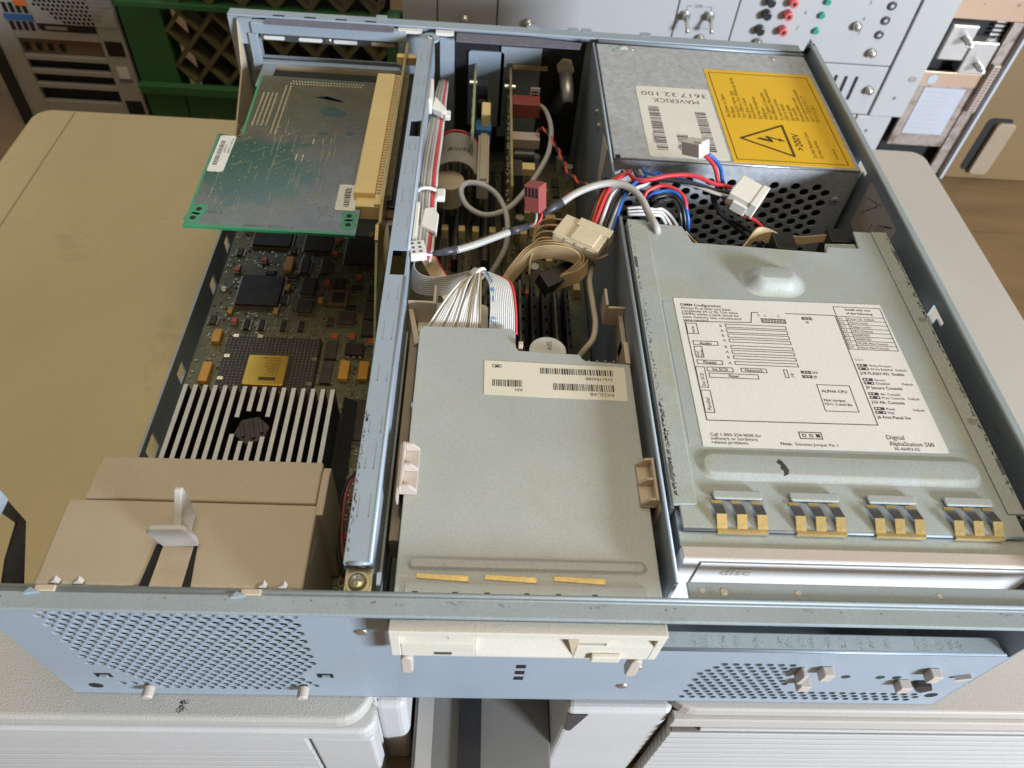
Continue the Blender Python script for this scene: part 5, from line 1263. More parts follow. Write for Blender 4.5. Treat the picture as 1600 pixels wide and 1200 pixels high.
# ================================================================== upright cards in the middle bay
c1 = thing("interface_card", "upright green card with a blue connector next to the grey ribbon plug", "expansion card", (186, 390, -104))
part("board", MB().box(186.6, 188.2, 346, 436, -100, -24), "card_edge", c1)
part("bracket", MB().prism(rrect(182, 208.5, -76, -14.5, 2, 3), 'y', 436.2, 437.6), "painted_steel", c1)
part("transistor", MB().box(189, 197, 408, 416, -40, -25), "black_plastic", c1, bevel=0.4); part("bolt", MB().cyl((183.6, 418, -30), 2.4, 7.5, 'x', 12), "bright_screw", c1)
part("capacitor", MB().cyl((192.5, 398, -44), 3.2, 12, 'z', 16), "jack_black", c1); part("coil", MB().box(193, 199.5, 378, 394, -44, -30), "slot_yellow", c1, bevel=1)
part("blue_socket", MB().box(189, 200.5, 374, 386, -52, -40), "blue_plastic", c1, bevel=0.5)
ss = MB(); rr = random.Random(2)
for k in range(120): ss.dome((186.5, rr.uniform(350, 432), rr.uniform(-60, -27)), rr.uniform(0.4, 0.9), 1.0, 'x', 5, -1)
o = part("solder_points", ss, "solder", c1); o["kind"] = "stuff"
c2 = thing("sound_card", "upright amber card with red and white cable plugs in the middle bay", "expansion card", (213, 370, -104))
part("board", MB().box(212.8, 214.4, 288, 436, -104, -24), "riser_gold", c2)
part("bracket", MB().box(206, 236, 436.2, 437.6, -84, -10), "inner_steel", c2)
part("red_plug", MB().box(215.5, 236, 402, 415, -46, -35), "maroon_plastic", c2, bevel=0.6); part("white_plug", MB().box(215.5, 236, 374, 384, -54, -46), "pale_tan_plastic", c2, bevel=0.6)
part("barcode_tag", MB().box(229, 236, 420, 421, -52, -32), "white_label", c2)
tg = MB()
for k in range(7): tg.add([(230, 419.9, -50+k*2.4), (235, 419.9, -50+k*2.4), (235, 419.9, -48.8+k*2.4), (230, 419.9, -48.8+k*2.4)], [(0, 1, 2, 3)])
part("tag_bars", tg, "ink", c2)
part("capacitor", MB().cyl((217, 362, -52), 5, 15, 'x', 18), "jack_black", c2, bevel=0.4); part("crystal", MB().box(216, 232, 344, 352, -56, -50), "slot_yellow", c2, bevel=0.6)
part("top_edge_frame", MB().box(215, 241, 431, 432.5, -24, -21), "riser_gold", c2)
part("edge_chip", MB().box(216, 222, 322, 340, -62, -40), "chip_grey", c2, bevel=0.3)
part("bolt", MB().cyl((209.6, 421, -33), 2.4, 8, 'x', 12), "bright_screw", c2)
ss = MB()
for k in range(150): ss.dome((212.7, rr.uniform(292, 432), rr.uniform(-66, -27)), rr.uniform(0.4, 0.9), 1.0, 'x', 5, -1)
o = part("solder_points", ss, "solder", c2); o["kind"] = "stuff"
# coaxial socket on the rear wall
bn = thing("coaxial_socket", "brass and nickel coaxial socket on the rear wall", "socket", (255, 425, -50))
part("brass_nut", MB().cyl((254.5, 437, -22), 6.6, -7, 'y', 6), "shroud_plastic", bn, bevel=0.5)
part("barrel", MB().tube([(254.5, 430, -24), (256.5, 420, -33), (257, 412, -38)], [5.0, 5.0, 4.4], 18), "nickel", bn, smooth=True)
part("bore", MB().cyl((257.1, 411.4, -38.3), 2.6, -0.8, 'y', 14), "dark_void", bn)
part("dark_boot", MB().tube([(257, 432, -40), (255, 430, -52), (252, 428, -60)], [7, 9, 10], 16), "black_plastic", bn, smooth=True)
# stamped print on the rear wall
rt = MB(); text(rt, "4-01-C02  K", 209, 438.6, -22, 6, 0, plane='y-'); 
solo("stamped_code", rt, "chip_grey", "black code stamped on the steel beside the coaxial socket", "stamp")
part("slot_bar", MB().box(161, 171.5, 432, 437, -90, -4), "painted_steel", ch)
# memory modules and sockets of the middle bay
mods = []
for i in range(8):
    x = 200 + i*7.4
    y0, y1 = 158, 262
    s = thing("memory_module", "dark memory module standing in the %s socket counted from the steel beam" % ("first", "second", "third", "fourth", "fifth", "sixth", "seventh", "eighth")[i], "memory module", (x, 210, -104), "memory modules in the middle bay")
    part("board", MB().box(x-0.7, x+0.7, y0, y1, -98, -76 - (3 if i % 2 else 0)), "pcb" if i % 3 == 0 else "chip_black", s)
    ck = MB()
    for j in range(9): ck.box(x+0.75, x+2.6, y0+5+j*11, y0+13+j*11, -96, -80)
    part("chips", ck, "chip_black", s, bevel=0.2)
    mods.append(s)
sk_ = MB()
for i in range(8):
    x = 200 + i*7.4
    part("memory_socket", MB().box(x-2.8, x+2.8, 152, 268, ZM+0.2, -99), "black_plastic", mbd, bevel=0.4)
for i, x in enumerate((170, 182, 192, 204, 213, 226)):
    part("slot_clip", MB().box(x-2.4, x+2.4, 318, 324, ZM+0.2, -86), "slot_yellow", mbd, bevel=0.8)
    part("bus_slot", MB().box(x-2, x+2, 326, 404, ZM+0.2, -95), "black_plastic", mbd, bevel=0.4)
    part("bus_slot", MB().box(x-1.6, x+1.6, 272, 316, ZM+0.2, -92), "chip_grey", mbd, bevel=0.4)
for x, y in ((180, 278), (206, 282), (244, 318), (236, 292), (176, 300)): chip("red_capacitor", x-2.2, x+2.2, y-2, y+2, 3.4, "red_cap", 0.5)
for x, y in ((236, 340), (248, 352), (240, 372), (226, 332)): chip("white_header", x-4, x+4, y-2.4, y+2.4, 10, "slot_yellow", 0.5)
sp = MB()
for k in range(420):
    x, y = rr.uniform(162, 268), rr.uniform(270, 425); w = rr.uniform(0.3, 0.8); sp.box(x-w, x+w, y-w, y+w, ZM+0.02, ZM+rr.uniform(0.5, 4))
o = part("tiny_components", sp, "solder", mbd); o["kind"] = "stuff"

# more parts on the board in the dark middle bay
rr = random.Random(77); spots_ = []
for k in range(260):
    x, y = rr.uniform(222, 266), rr.uniform(272, 428)
    if any(abs(x-a) < 8 and abs(y-b) < 9 for a, b in spots_): continue
    spots_.append((x, y)); q = rr.random()
    if q < 0.4: chip("small_chip", x-3, x+3, y-5, y+5, 3.0, "chip_grey", legs=('y', 7))
    elif q < 0.6: chip("white_header", x-2.4, x+2.4, y-3.5, y+3.5, 9, "slot_yellow", 0.5)
    elif q < 0.8: part("can_capacitor", MB().cyl((x, y, ZM), 3.4, 13, 'z', 16), "bare_aluminium", mbd, bevel=0.5)
    else: chip("red_capacitor", x-2.2, x+2.2, y-2, y+2, 3.6, "red_cap", 0.5)
for x, y0, y1 in ((168, 300, 420), (178, 296, 420), (199, 296, 372)):
    part("bus_slot", MB().box(x-2.6, x+2.6, y0, y1, ZM+0.2, -94), "chip_black", mbd, bevel=0.4)
    pin_ = MB()
    for j in range(int((y1-y0)/2.6)): pin_.box(x-0.9, x+0.9, y0+1+j*2.6, y0+2+j*2.6, -94, -93.4)
    o = part("slot_contacts", pin_, "solder", mbd); o["kind"] = "stuff"
# ================================================================== cables
def wire(path, r, mat, name, parent, n=8, sub=5): return part(name, MB().tube(smooth_path(path, sub), r, n), mat, parent, smooth=True)
# ---- bundle of ribbon strands along the beam, fanned into the floppy drive
rb = thing("ribbon_cable", "grey and white ribbon cable tied along the steel beam and fanned into the floppy drive", "ribbon cable", (175, 200, -30))
base = [(164.2, 426.7, -34.0), (163.8, 387.6, -24.0), (163.4, 345.3, -18.0), (162.6, 313.2, -14.0), (162.2, 281.7, -11.0), (162.8, 251.1, -9.0), (163.6, 226.9, -8.0), (163.7, 208, -8.0), (162.6, 198, -9.0)]
g1, g2, g3, pk_ = MB(), MB(), MB(), MB()
for k in range(7):
    off = (k-3)*1.72
    p = [(x+off*(0.55+0.45*min(1, i/3)), y, z-abs(off)*0.12 + (0.5 if k % 2 else 0)) for i, (x, y, z) in enumerate(base)]
    m = pk_ if k == 5 else (g1 if k % 2 else g2)
    m.tube(smooth_path(p, 4), 0.88, 8)
# sweep to the tie: layered arcs
for k in range(10):
    f = k/9
    p = [(163.4-1.6*f, 206, -8-6*f), (160.4-2.6*f, 198.5+0.5*f, -8-8*f), (160.6-3.4*f, 191.3-0.5*f, -9-9*f), (166.6-3.5*f, 185.8-4.2*f, -9-8*f), (178.3-1.5*f, 185.5-6.2*f, -8-7*f), (189.8-2.2*f, 188-3.6*f, -6-5*f), (194.2, 186.6-0.6*f, -5-3*f)]
    (g3 if k % 2 else g1).tube(smooth_path(p, 5), 0.5, 6)
# fan from the tie to the drive
fan_w, fan_g, fan_b, fan_r = MB(), MB(), MB(), MB()
rr = random.Random(6)
for k in range(36):
    f = k/35
    xe = 168.8 + 44.6*f
    a = (194.4 + (f-0.5)*5.0, 185.5 + 2.0*math.sin(f*3.1), -5.5 + 1.6*math.sin(f*math.pi))
    bow = 9*math.sin(f*math.pi)
    if f < 0.62:
        m1 = (a[0]*0.72+xe*0.28 + (-1.5 if f < 0.3 else 0), 177, -2.5 - 3*(1-f) + rr.uniform(-0.8, 0.8)); m2 = (a[0]*0.32+xe*0.68, 164, -6 - 2*(1-f) + rr.uniform(-0.8, 0.8))
        m = fan_g if k % 5 == 1 else fan_w
        r = 0.58
    else:
        g = (f-0.62)/0.38
        a = (196.2 + 7.5*g, 185.8 - 1.6*g, -5.0 + 1.2*math.sin(g*3.1))
        m1 = (199.5 + 11.0*g, 177, -3.4 + 0.6*g); m2 = (200.5 + 12.6*g, 164, -6.5)
        xe = 200.2 + 13.6*g
        m = fan_r if k == 35 else fan_w
        r = 0.48
    m.tube(smooth_path([a, m1, m2, (xe, 150.5, -12.5)], 6), r if k < 35 else 0.8, 6)
    m.tube(smooth_path([(a[0]-2.5, a[1]+1.2, a[2]-0.6), a], 2), r, 6)
for nm, m, mt in (("grey_strands", g2, "white_wire"), ("grey_strands", g1, "grey_wire"), ("grey_strands", g3, "grey_wire"), ("stripe_strand", pk_, "red_wire"), ("white_strands", fan_w, "white_wire"), ("brown_strands", fan_g, "brown_wire"), ("red_strand", fan_r, "red_wire")):
    o = part(nm, m, mt, rb, smooth=True); o["kind"] = "stuff"
# flat printed part of the ribbon between the strands
bp_ = MB(); tx2 = MB()
pth = smooth_path([(198.2, 184.5, -4.0), (200.6, 177, -2.9), (202.0, 164, -6.0), (202.6, 151, -12.2)], 8)
for s, t in (("3", 0.12), ("1", 0.24), ("5", 0.36), ("4", 0.52), ("1", 0.66), ("C", 0.88)):
    i = int(t*(len(pth)-1)); c = Vector(pth[i]); q = Vector(pth[min(i+1, len(pth)-1)]); d = (q-c).normalized()
    tm = MB(); text(tm, s, 0, 0, 0, 4.6, 0, 'CENTER', 1.0, bold=0.02)
    side = Vector((1, 0, 0)); up = -d; nrm = side.cross(up).normalized()
    tx2.add([tuple(c + side*v[0] + up*v[1] + nrm*0.75) for v in tm.v], tm.f)
part("blue_lettering", tx2, "blue_ink", rb)
for c, r in (((194.6, 186.2, -5.5), 4.4),):
    ring = [(c[0]+r*0.62*math.cos(t), c[1] + r*0.62*math.cos(t), c[2]-0.9 + r*0.80*math.sin(t)) for t in [2*math.pi*k/20 for k in range(21)]]
    part("zip_tie", MB().tube(ring, 0.95, 8, cap=False), "white_nylon", rb, smooth=True)
ring = [(163 + 5.3*math.cos(t), 257, -9 + 3.0*math.sin(t)) for t in [2*math.pi*k/20 for k in range(21)]]
part("zip_tie", MB().tube(ring, 1.0, 8, cap=False), "white_nylon", rb, smooth=True)
part("tie_head", MB().box(168.4, 173.4, 250.5, 259, -11, -7), "white_nylon", rb, bevel=0.8)
part("adhesive_wrap", MB().prism([(162, 223), (169.6, 217), (170.6, 214), (171, 232), (168, 238), (163, 237)], 'z', -7.4, -4.6), "white_nylon", rb, bevel=1.0, segs=3)
part("adhesive_wrap", MB().prism([(160, 352), (166.5, 347), (169.5, 346), (169.5, 352), (166, 358), (161.5, 366)], 'z', -17, -11.5), "white_nylon", rb, bevel=1.0, segs=3)
part("tie_head", MB().box(168.6, 172.4, 345, 352, -17, -13), "white_nylon", rb, bevel=0.8)
# cream adhesive pads of the ties on the beam
for y0, y1, lab in ((344, 372, "cream adhesive cable mount at the far end of the beam"), (206, 240, "cream adhesive cable mount on the beam above the small white plug")):
    solo("cable_mount", MB().prism(rrect(y0, y1, -13, -2, 2, 3), 'x', 158.0, 160.2), "nylon", lab, "cable mount", "adhesive cable mounts on the beam", bevel=0.5)
# second cream ribbon end with a red stripe
cr2 = thing("flat_cable", "cream flat cable with a red edge going down beside the beam", "ribbon cable", (170, 210, -30))
part("band", MB().strip(smooth_path([(165, 206, -10), (169, 200, -14), (176, 194, -24), (184, 190, -40)], 5), (3.2, 2.6, 0), 0.8), "tan_ribbon", cr2)
part("red_edge", MB().tube(smooth_path([(168.3, 208.4, -9.6), (172.3, 202.8, -13.6), (179.3, 196.8, -23.6), (187.2, 192.6, -39.6)], 5), 0.55, 6), "red_wire", cr2)
# ---- grey ribbon with a red edge between the beam and the interface card
gr2 = thing("ribbon_cable", "grey flat ribbon cable with a red edge, plugged into the blue socket", "ribbon cable", (180, 345, -60))
gm3 = MB()
for k in range(16):
    y = 367 - k*2.15
    gm3.tube(smooth_path([(164, y-1.5, -46+k*0.15), (171, y+1.5, -42), (180, y+1.6, -41.5), (187.5, y-0.5, -44), (191, y-3.5, -48)], 4), 0.98, 6)
o = part("strands", gm3, "grey_wire", gr2, smooth=True); o["kind"] = "stuff"
part("red_edge", MB().tube(smooth_path([(164, 368, -45), (171, 371, -41), (180, 371, -40.5), (187.5, 368.5, -43), (191, 365.5, -47)], 4), 0.85, 6), "red_wire", gr2, smooth=True)
part("plug", MB().box(191.4, 199.4, 318, 376, -58, -44.5), "pale_tan_plastic", gr2, bevel=0.6)
part("strain_clip", MB().box(193, 198, 320, 374, -44.4, -42.8), "cable_beige", gr2, bevel=0.4)
pt = MB(); text(pt, "AWM", 170.5, 347, -40.2, 6, 0, fit=15); part("blue_lettering", pt, "chip_grey", gr2)
solo("capacitor_can", MB().cyl((172, 330, -70), 11, 18, 'z', 24), "shroud_plastic", "round brown can under the grey ribbon cable", "capacitor", bevel=1)
# ---- grey round cables
lp = [(234.0, 411.6, -40.0), (239.9, 400.8, -38.0), (242.8, 374.7, -36.0), (240.4, 346.8, -36.0), (232.5, 321.7, -36.0), (220.4, 292.4, -34.0), (209.9, 274.0, -32.0), (196.9, 265.4, -30.0), (186.1, 270.6, -28.0), (181.8, 281.6, -26.0), (184.3, 288.9, -25.0), (192.7, 288.3, -24.0), (202.4, 283.4, -26.0), (209.0, 273.2, -30.0), (211.4, 262.3, -36.0), (210.7, 253.7, -44.0), (206.4, 247.7, -52.0), (201.6, 243.3, -60.0), (198, 240, -74)]
solo("audio_cable", MB().tube(smooth_path(lp, 5), 1.75, 12), "cable_grey", "grey round cable looped once in the middle bay", "cable", smooth=True)
ga = thing("sensor_cable", "short grey cable with dark sleeves between the white plug and the maroon plug", "cable", (190, 210, -10))
wire([(181.6, 201.7, -4.0), (190.9, 206.5, -4.0), (201.2, 213.1, -4.0), (210.6, 219.1, -4.0)], 1.95, "cable_grey", "jacket", ga, 12)
part("sleeve", MB().tube(smooth_path([(169.6, 198.9, -5.0), (174.6, 200.2, -4.5)], 2) + [(176, 200.6, -4.4), (182.6, 202.4, -4.0)], [1.3, 1.5, 1.8, 2.1, 2.2], 12), "shrink_tube", ga, smooth=True)
part("sleeve", MB().tube([(210.0, 218.9, -4.0), (215.0, 221.5, -4.0), (215.8, 222.0, -4), (221.2, 225.6, -4.5)], [2.3, 2.2, 1.9, 1.7], 12), "shrink_tube", ga, smooth=True)
ink = MB()
for s, a in (("CAN  W  SYNKOEM", 0.18),):
    tm = MB(); text(tm, "CAN  W  SYNTHEX  AWM", 0, 0, 0, 1.7, 0, 'LEFT', 1.15)
    c0 = Vector((184, 203.1, -2.0)); dd = (Vector((208, 217.6, -2.0)) - c0).normalized(); nn = Vector((-dd.y, dd.x, 0))
    ink.add([tuple(c0 + dd*v[0] + nn*v[1]) for v in tm.v], tm.f)
part("printing", ink, "bar_ink", ga)
wp = part("white_plug", MB().box(-4.2, 4.2, -5.5, 5.5, 0, 5).xform(Matrix.Translation((161.6, 199.3, -6)) @ Matrix.Rotation(math.radians(12), 4, 'Z')), "white_nylon", ga, bevel=0.5)
hl = MB()
for j in range(3):
    for i in range(2): hl.box(-3+i*3.6, -1.4+i*3.6, -4.2+j*3.3, -2.6+j*3.3, 5.0, 5.06)
hl.xform(Matrix.Translation((161.6, 199.3, -6)) @ Matrix.Rotation(math.radians(12), 4, 'Z')); part("contact_holes", hl, "bar_ink", wp)
for dx, m in ((0, "red_wire"), (0.9, "blue_wire"), (-0.9, "white_wire")): wire([(165.2, 198.4+dx, -4.0), (167.8, 198.3+dx*0.6, -4.6), (170.6, 199.4, -5.0)], 0.5, m, "lead", ga, 6)
mp = part("maroon_plug", MB().box(-4.6, 4.6, -4.2, 4.2, 0, 15).xform(Matrix.Translation((224.0, 229.0, 4)) @ Matrix.Rotation(math.radians(-30), 4, 'Z') @ Matrix.Rotation(math.radians(-12), 4, 'Y') @ Matrix.Rotation(math.radians(-10), 4, 'X')), "maroon_plastic", ga, bevel=0.4)
ho = MB()
for j in range(4): ho.box(-3.9+j*2.1, -2.6+j*2.1, -4.3, -4.18, 8.5, 13.8)
ho.xform(Matrix.Translation((224.0, 229.0, 4)) @ Matrix.Rotation(math.radians(-30), 4, 'Z') @ Matrix.Rotation(math.radians(-12), 4, 'Y') @ Matrix.Rotation(math.radians(-10), 4, 'X')); part("plug_slots", ho, "dark_void", mp)
for p, m in (([(224.6, 229.0, 5), (227.6, 226.5, 3.0), (225.4, 223.5, -1), (221.0, 225.6, -4.5)], "red_wire"), ([(223.2, 229, 5), (224.6, 225.5, 3.0), (223.8, 223.3, -1), (220.6, 225.2, -4.5)], "cable_grey"), ([(225.4, 230, 5), (228.8, 228.6, 3.0), (228.4, 230.5, 0), (228.2, 232.5, -2)], "black_wire"), ([(224.8, 230.2, 5), (227.6, 229.8, 2.0), (228.0, 231.4, -1), (228.4, 232.6, -2)], "red_wire")): wire(p, 0.65, m, "lead", ga, 7)
gb = thing("signal_cable", "pale grey round cable arching over the bay divider into the drive cage", "cable", (270, 240, -8))
wire([(239.0, 238.9, 2.0), (247.2, 244.3, 5.0), (258.2, 249.6, 7.0), (269.1, 251.6, 8.0), (277.9, 247.6, 8.0), (283.8, 239.6, 6.6), (286.9, 230.4, 4.4), (290.7, 220.2, 2.2), (293.0, 224, -8)], 2.05, "cable_grey", "jacket", gb, 12)
part("sleeve", MB().tube([(228.0, 232.4, -2.0), (232.5, 235.1, -0.4), (233.4, 235.8, -0.1), (239.6, 239.4, 2.1)], [1.3, 1.8, 2.1, 2.4], 12), "shrink_tube", gb, smooth=True)
solo("lead_cable", MB().tube(smooth_path([(256.5, 228, -22), (258.1, 218.2, -21.0), (255.7, 201.8, -22.0), (256.7, 186.3, -24.0), (257.0, 171.9, -24.0), (255.2, 162.2, -26.0), (250.7, 157.4, -30.0), (246.0, 154.5, -38.0)], 5), 1.6, 10), "cable_beige", "beige round cable hanging along the bay divider behind the floppy drive", "cable", smooth=True)
# ---- twisted pair
tw2 = thing("twisted_pair", "twisted red and black wire pair from the amber card to the power supply", "cable", (255, 330, -45))
tp0 = smooth_path([(233.8, 380.6, -42.0), (238.9, 375.0, -38.0), (244.0, 352.6, -34.0), (247.7, 330.4, -30.0), (250.4, 309.1, -26.0), (255.4, 290.3, -20.0), (262.2, 281.5, -16.0), (269.7, 279.4, -10.0), (276.2, 280.4, -8.0)], 14)
for ph, m in ((0, "orange_red_wire"), (math.pi, "black_wire")):
    pts = []
    for i, p in enumerate(tp0):
        t = (Vector(tp0[min(i+1, len(tp0)-1)]) - Vector(tp0[max(i-1, 0)])).normalized(); a = t.cross(Vector((0, 0, 1))).normalized(); b_ = t.cross(a)
        an = ph + i*0.46; pts.append(tuple(Vector(p) + (a*math.cos(an) + b_*math.sin(an))*0.85))
    part("wire", MB().tube(pts, 0.85, 7), m, tw2, smooth=True)
# ---- tan ribbon cable, folded several times
tr = thing("folded_cable", "tan flat cable folded back and forth under the tan power plug", "ribbon cable", (240, 222, -40))
for k in range(6):
    dy, dz, dx = -4.0*k, -1.3*k, -1.0*k
    p = [(225.0+dx*0.4, 226.5+dy*0.75, -22+dz), (225.6+dx*0.5, 234.5+dy*0.9, -14+dz), (231+dx, 239.2+dy, -10.5+dz), (240+dx, 237.4+dy, -8.5+dz), (248, 233.6+dy, -8.2+dz), (257, 231.8+dy, -8.4+dz), (266, 235+dy*0.9, -8.4+dz)]
    part("fold", ribbon(MB(), p, (0.3, 4.4, -3.6), 6, 0.52, 4), "tan_ribbon", tr, smooth=True)
for j, off in enumerate((0, 2.2, 4.4)):
    part("loop", ribbon(MB(), [(203.0+off*0.6, 202.7-off*0.2, -42.0), (208.2+off*0.6, 209.0, -34.0), (214.2+off*0.5, 214.5-off*0.2, -26.0), (221.8+off*0.4, 218.9-off*0.5, -18.0), (231.4, 218.6-off*0.9, -13.0), (241.5, 215.6-off*0.9, -11.0), (250.2-off*0.5, 212.0-off*0.8, -12.0), (254.0-off, 207.6-off*0.3, -15.0), (250.0-off, 204.4+off*0.2, -20.0), (242.4, 204.6+off*0.4, -25.0), (237.5, 206.3+off*0.3, -31.0)], (0.8, -1.0, -9.0), 9, 0.56, 5), "tan_ribbon", tr, smooth=True)
part("tail", ribbon(MB(), [(262, 236, -9), (268, 240, -8), (272, 244, -8.5), (276, 243, -10)], (1, 4, -5), 8, 0.5, 4), "tan_ribbon", tr, smooth=True)
mt_ = Matrix.Translation((236, 207.5, -27)) @ Matrix.Rotation(math.radians(35), 4, 'Z') @ Matrix.Rotation(math.radians(20), 4, 'X')
idc = part("black_plug", MB().box(-8, 26, -5, 5, -5, 5).xform(mt_), "black_plastic", tr, bevel=0.5)
part("plug_mouth", MB().box(-8.15, -7.9, -3.6, 3.6, -3.6, 3.6).xform(mt_), "dark_void", idc)
# ---- power harness: tan board plug
pp = thing("power_cable", "power cable with a tan board plug resting over the bay divider", "cable", (262, 235, -12))
mtp = Matrix.Translation((250.2, 219.2, -9)) @ Matrix.Rotation(math.radians(-31), 4, 'Z') @ Matrix.Rotation(math.radians(6), 4, 'X')
bc_ = MB().box(-14.5, 13.5, -7.5, 9.5, 0, 6.5).xform(mtp)
big = part("tan_plug", bc_, "aged_nylon", pp, bevel=0.6)
part("plug_collar", MB().box(-6, 14.5, 4.5, 10.6, -0.6, 7.4).xform(mtp), "aged_nylon", big, bevel=0.5)
part("latch_ridge", MB().box(-4, 10, -6.8, 4.4, 6.5, 7.5).xform(mtp), "aged_nylon", big, bevel=0.4)
tt = MB()
for j in range(4): tt.prism([(-13.5+6.6*j, -8.4), (-11.5+6.6*j, -7.2), (-8.5+6.6*j, -7.2), (-7.4+6.6*j, -8.4)], 'z', 0.4, 5.6)
part("toothed_edge", tt.xform(mtp), "aged_nylon", big)
H = {
 "w_red": ([(258, 229.5, -5), (261.4, 238.3, 0.0), (265.1, 246.8, 4.0), (270.6, 256.7, 6.0), (280, 268, 4), (284, 282, -4)], "red_wire"),
 "w_red2": ([(256.5, 230.5, -7), (259.4, 239.3, -1.0), (263.1, 247.8, 3.0), (268.6, 257.7, 5.0), (278, 270, 2), (282, 284, -6)], "orange_red_wire"),
 "w_blk": ([(255, 231.5, -6), (258.4, 241.3, -1.0), (262.1, 250.8, 2.0), (268.6, 260.7, 3.0), (276, 272, 0), (280, 286, -8)], "black_wire"),
 "w_wht": ([(261, 228.0, -5), (264.6, 238.6, 0), (269.0, 248.8, 3.0), (276.8, 256.6, 5.0), (286, 266, 3.0), (290, 282, -6)], "white_wire"),
 "w_blk2": ([(263, 226.0, -5), (267.2, 237.2, 0), (271.6, 247.6, 3.2), (278.5, 254.6, 5.6), (288, 264, 4.0), (294, 282, -6)], "black_wire"),
 "w_blk3": ([(264.5, 225.0, -5.6), (268.6, 236.4, -0.6), (273.2, 246.6, 2.6), (280.5, 253.6, 5.0), (290, 262, 3.4), (297, 282, -6)], "black_wire"),
 "w_wht2": ([(265.6, 224.2, -5.2), (269.8, 235.6, -0.4), (274.6, 245.8, 2.6), (282.0, 252.0, 5.0), (292, 260, 4.0), (300, 282, -6)], "white_wire"),
 "w_blu": ([(267, 223.4, -5), (271, 235.4, 0), (275.8, 247.0, 4.0), (283, 255.8, 7.4), (291, 264, 6.0), (302, 282, -4)], "blue_wire")}
for k, (p, m) in H.items(): wire(p, 1.05, m, "wire", pp, 8)
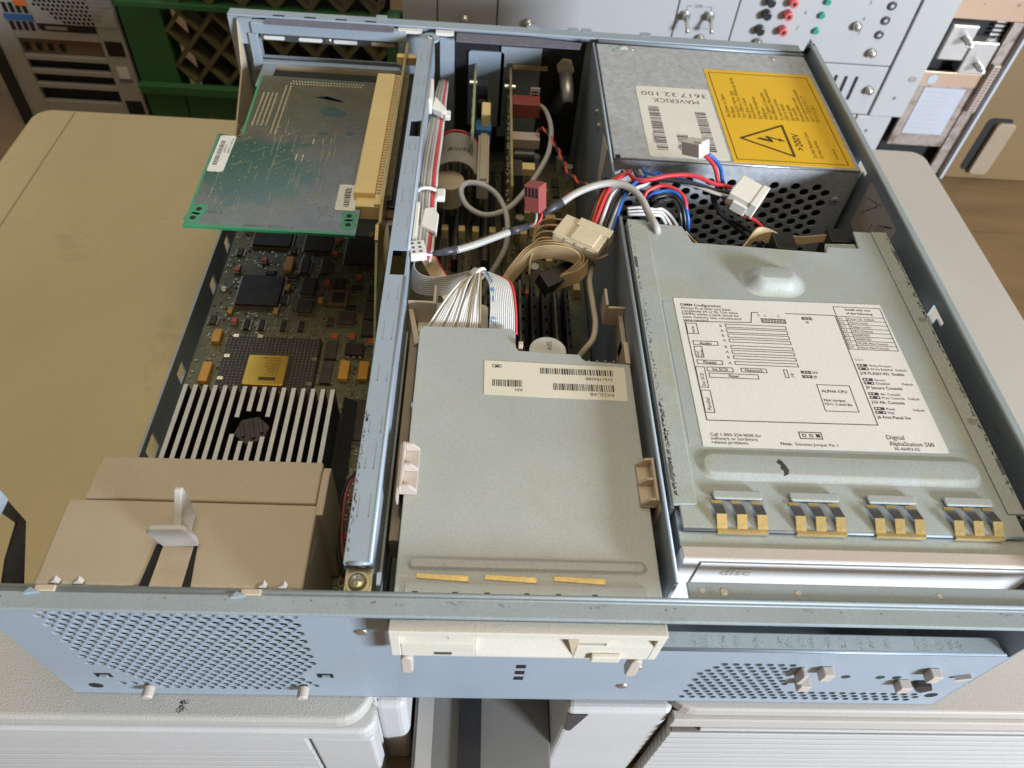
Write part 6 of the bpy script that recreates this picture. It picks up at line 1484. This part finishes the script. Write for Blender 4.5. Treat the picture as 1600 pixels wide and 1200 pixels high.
# ---- power harness: drive plugs
pd = thing("power_cable", "power cable with a large nylon plug and a small white plug", "cable", (315, 260, -12))
D_ = [([(284, 284, -6), (280, 268, 4), (282, 257.6, 7), (287.4, 254.6, 9.0), (302.3, 257.6, 11.0), (315.5, 258.4, 11.0), (326.6, 254.9, 9.0), (337.4, 254.1, 7.5)], "red_wire", 1.25),
 ([(288, 286, -8), (284, 270, 3), (285, 259.6, 6), (289.4, 256.6, 7.6), (303.3, 255.4, 9.0), (314.1, 254.5, 8.4), (323.5, 252.4, 7.0), (337.5, 251.2, 6.0)], "black_wire", 1.15),
 ([(291, 286, -8), (287, 272, 3), (287.5, 262.6, 6), (293, 259.2, 7.4), (304.4, 256.8, 8.2), (316.1, 254.0, 7.4), (327.2, 250.2, 6), (337.5, 248.4, 5.0)], "cable_grey", 1.05),
 ([(294, 286, -8), (290, 274, 3), (289, 266, 6), (294.2, 262.1, 7.0), (307.1, 260.0, 7.0), (322.1, 255.6, 6.0), (332.8, 249.7, 5.0), (341.0, 245.0, 4.0)], "blue_wire", 1.25),
 ([(297, 288, -10), (300, 274, 0), (312, 262, 3), (324, 256.6, 4.6), (333, 249.6, 4.2), (340, 246.4, 3.8)], "blue_wire", 1.1),
 ([(336, 257, 5), (330.8, 258.4, 7.0), (328.5, 262.2, 12.0), (325.6, 264.8, 16.0), (320.9, 267.0, 19.0)], "red_wire", 1.15),
 ([(337, 259, 3), (333.4, 259.6, 7.0), (331.8, 265.2, 12.0), (327.8, 267.8, 16.0), (322.9, 268.8, 19.0)], "blue_wire", 1.15),
 ([(331.1, 260.3, 3.0), (336.7, 254.3, -2.0), (346.4, 249.9, -7), (356.0, 247.4, -10.0), (362.3, 240.5, -14.0), (365, 232, -18)], "red_wire", 1.1),
 ([(327.8, 259.3, 2.0), (331.1, 254.1, -5.0), (339.1, 248.9, -10.0), (349.5, 246.1, -14.0), (360.6, 240.7, -18.0), (364, 232, -20)], "black_wire", 1.2),
 ([(329.8, 258.3, 0.0), (333.1, 252.1, -7.0), (341.1, 246.9, -12.0), (350.5, 243.6, -17.0), (360.6, 237.7, -20.0)], "black_wire", 1.2),
 ([(286, 262, -4), (287.3, 250.4, 0.0), (289.3, 251.8, 4.0), (297.8, 254.6, 6.0), (306.5, 250.6, 5.6), (310.7, 244.3, 2.0), (314.0, 238.3, -12.0)], "red_wire", 1.1),
 ([(288, 262, -4), (289.6, 250.5, 0.0), (292.3, 250.4, 3.0), (301.3, 251.8, 4.6), (308.0, 247.5, 3.6), (312.7, 240.3, -4.0), (315.2, 236, -18.0)], "blue_wire", 1.1),
 ([(290, 262, -4), (291.6, 248.4, 0.0), (293.8, 247.6, 2.6), (302.5, 249.4, 3.4), (308.0, 243.5, 1.4), (311.8, 238.6, -8.0), (313.3, 236, -20.0)], "black_wire", 1.1),
 ([(292, 262, -4), (293.6, 246.4, 0.0), (296.8, 245.6, 2.0), (303.5, 246.4, 2.4), (307.0, 241.0, -1.0), (309.8, 237.6, -10.0), (311.3, 235, -20.0)], "black_wire", 1.1),
 ([(277.6, 243.4, -3.0), (285.3, 244.2, -2.4), (293.8, 244.4, -3.4), (298.5, 245.9, -4.0), (304.8, 241.9, -7.0), (308.8, 236.4, -12.0), (310.1, 234.8, -22.0)], "white_wire", 1.0),
 ([(277.6, 240.8, -3.4), (285.3, 241.6, -2.8), (293.4, 242.4, -3.6), (298.0, 243.4, -4.6), (302.4, 240.3, -8.0), (306.4, 235.4, -13.0)], "white_wire", 1.0),
 ([(277.6, 238.6, -3.6), (285.3, 239.2, -3.2), (293.0, 240.2, -4.0), (297.4, 241.0, -5.2), (300.8, 238.6, -9.0)], "white_wire", 1.0),
 ([(297, 247, -6), (301, 246, -5), (304, 243, -8), (302, 240, -12), (305, 237, -13)], "red_wire", 0.9)]
for p, m, r in D_: wire(p, r, m, "wire", pd, 8)
mtm = Matrix.Translation((345.5, 250.2, 4.5)) @ Matrix.Rotation(math.radians(-33), 4, 'Z') @ Matrix.Rotation(math.radians(8), 4, 'Y')
mo = part("drive_plug", MB().prism([(-10.5, -2.2), (-8.2, -5), (8.2, -5), (10.5, -2.2), (10.5, 5.2), (-10.5, 5.2)], 'x', -8, 9).xform(mtm @ Matrix.Rotation(0, 4, 'X')), "nylon", pd, bevel=0.6)
part("plug_rim", MB().prism([(-11.0, -2.4), (-8.5, -5.5), (8.5, -5.5), (11.0, -2.4), (11.0, 5.7), (-11.0, 5.7)], 'x', 5.2, 9.4).xform(mtm), "nylon", mo, bevel=0.5)
part("grip_leg", MB().box(-4, 5, -12, -10, -4, 2).xform(mtm), "nylon", mo, bevel=0.4)
mts = Matrix.Translation((316.4, 271.2, 21.0)) @ Matrix.Rotation(math.radians(38), 4, 'Z') @ Matrix.Rotation(math.radians(-20), 4, 'X')
sm_ = part("small_plug", MB().box(-4.4, 4.4, -5.6, 7.6, -4, 4).xform(mts), "white_nylon", pd, bevel=0.5)
part("plug_ramp", MB().box(-3.2, 3.2, -6.4, -0.4, 4.0, 5.0).xform(mts), "white_nylon", sm_, bevel=0.3)
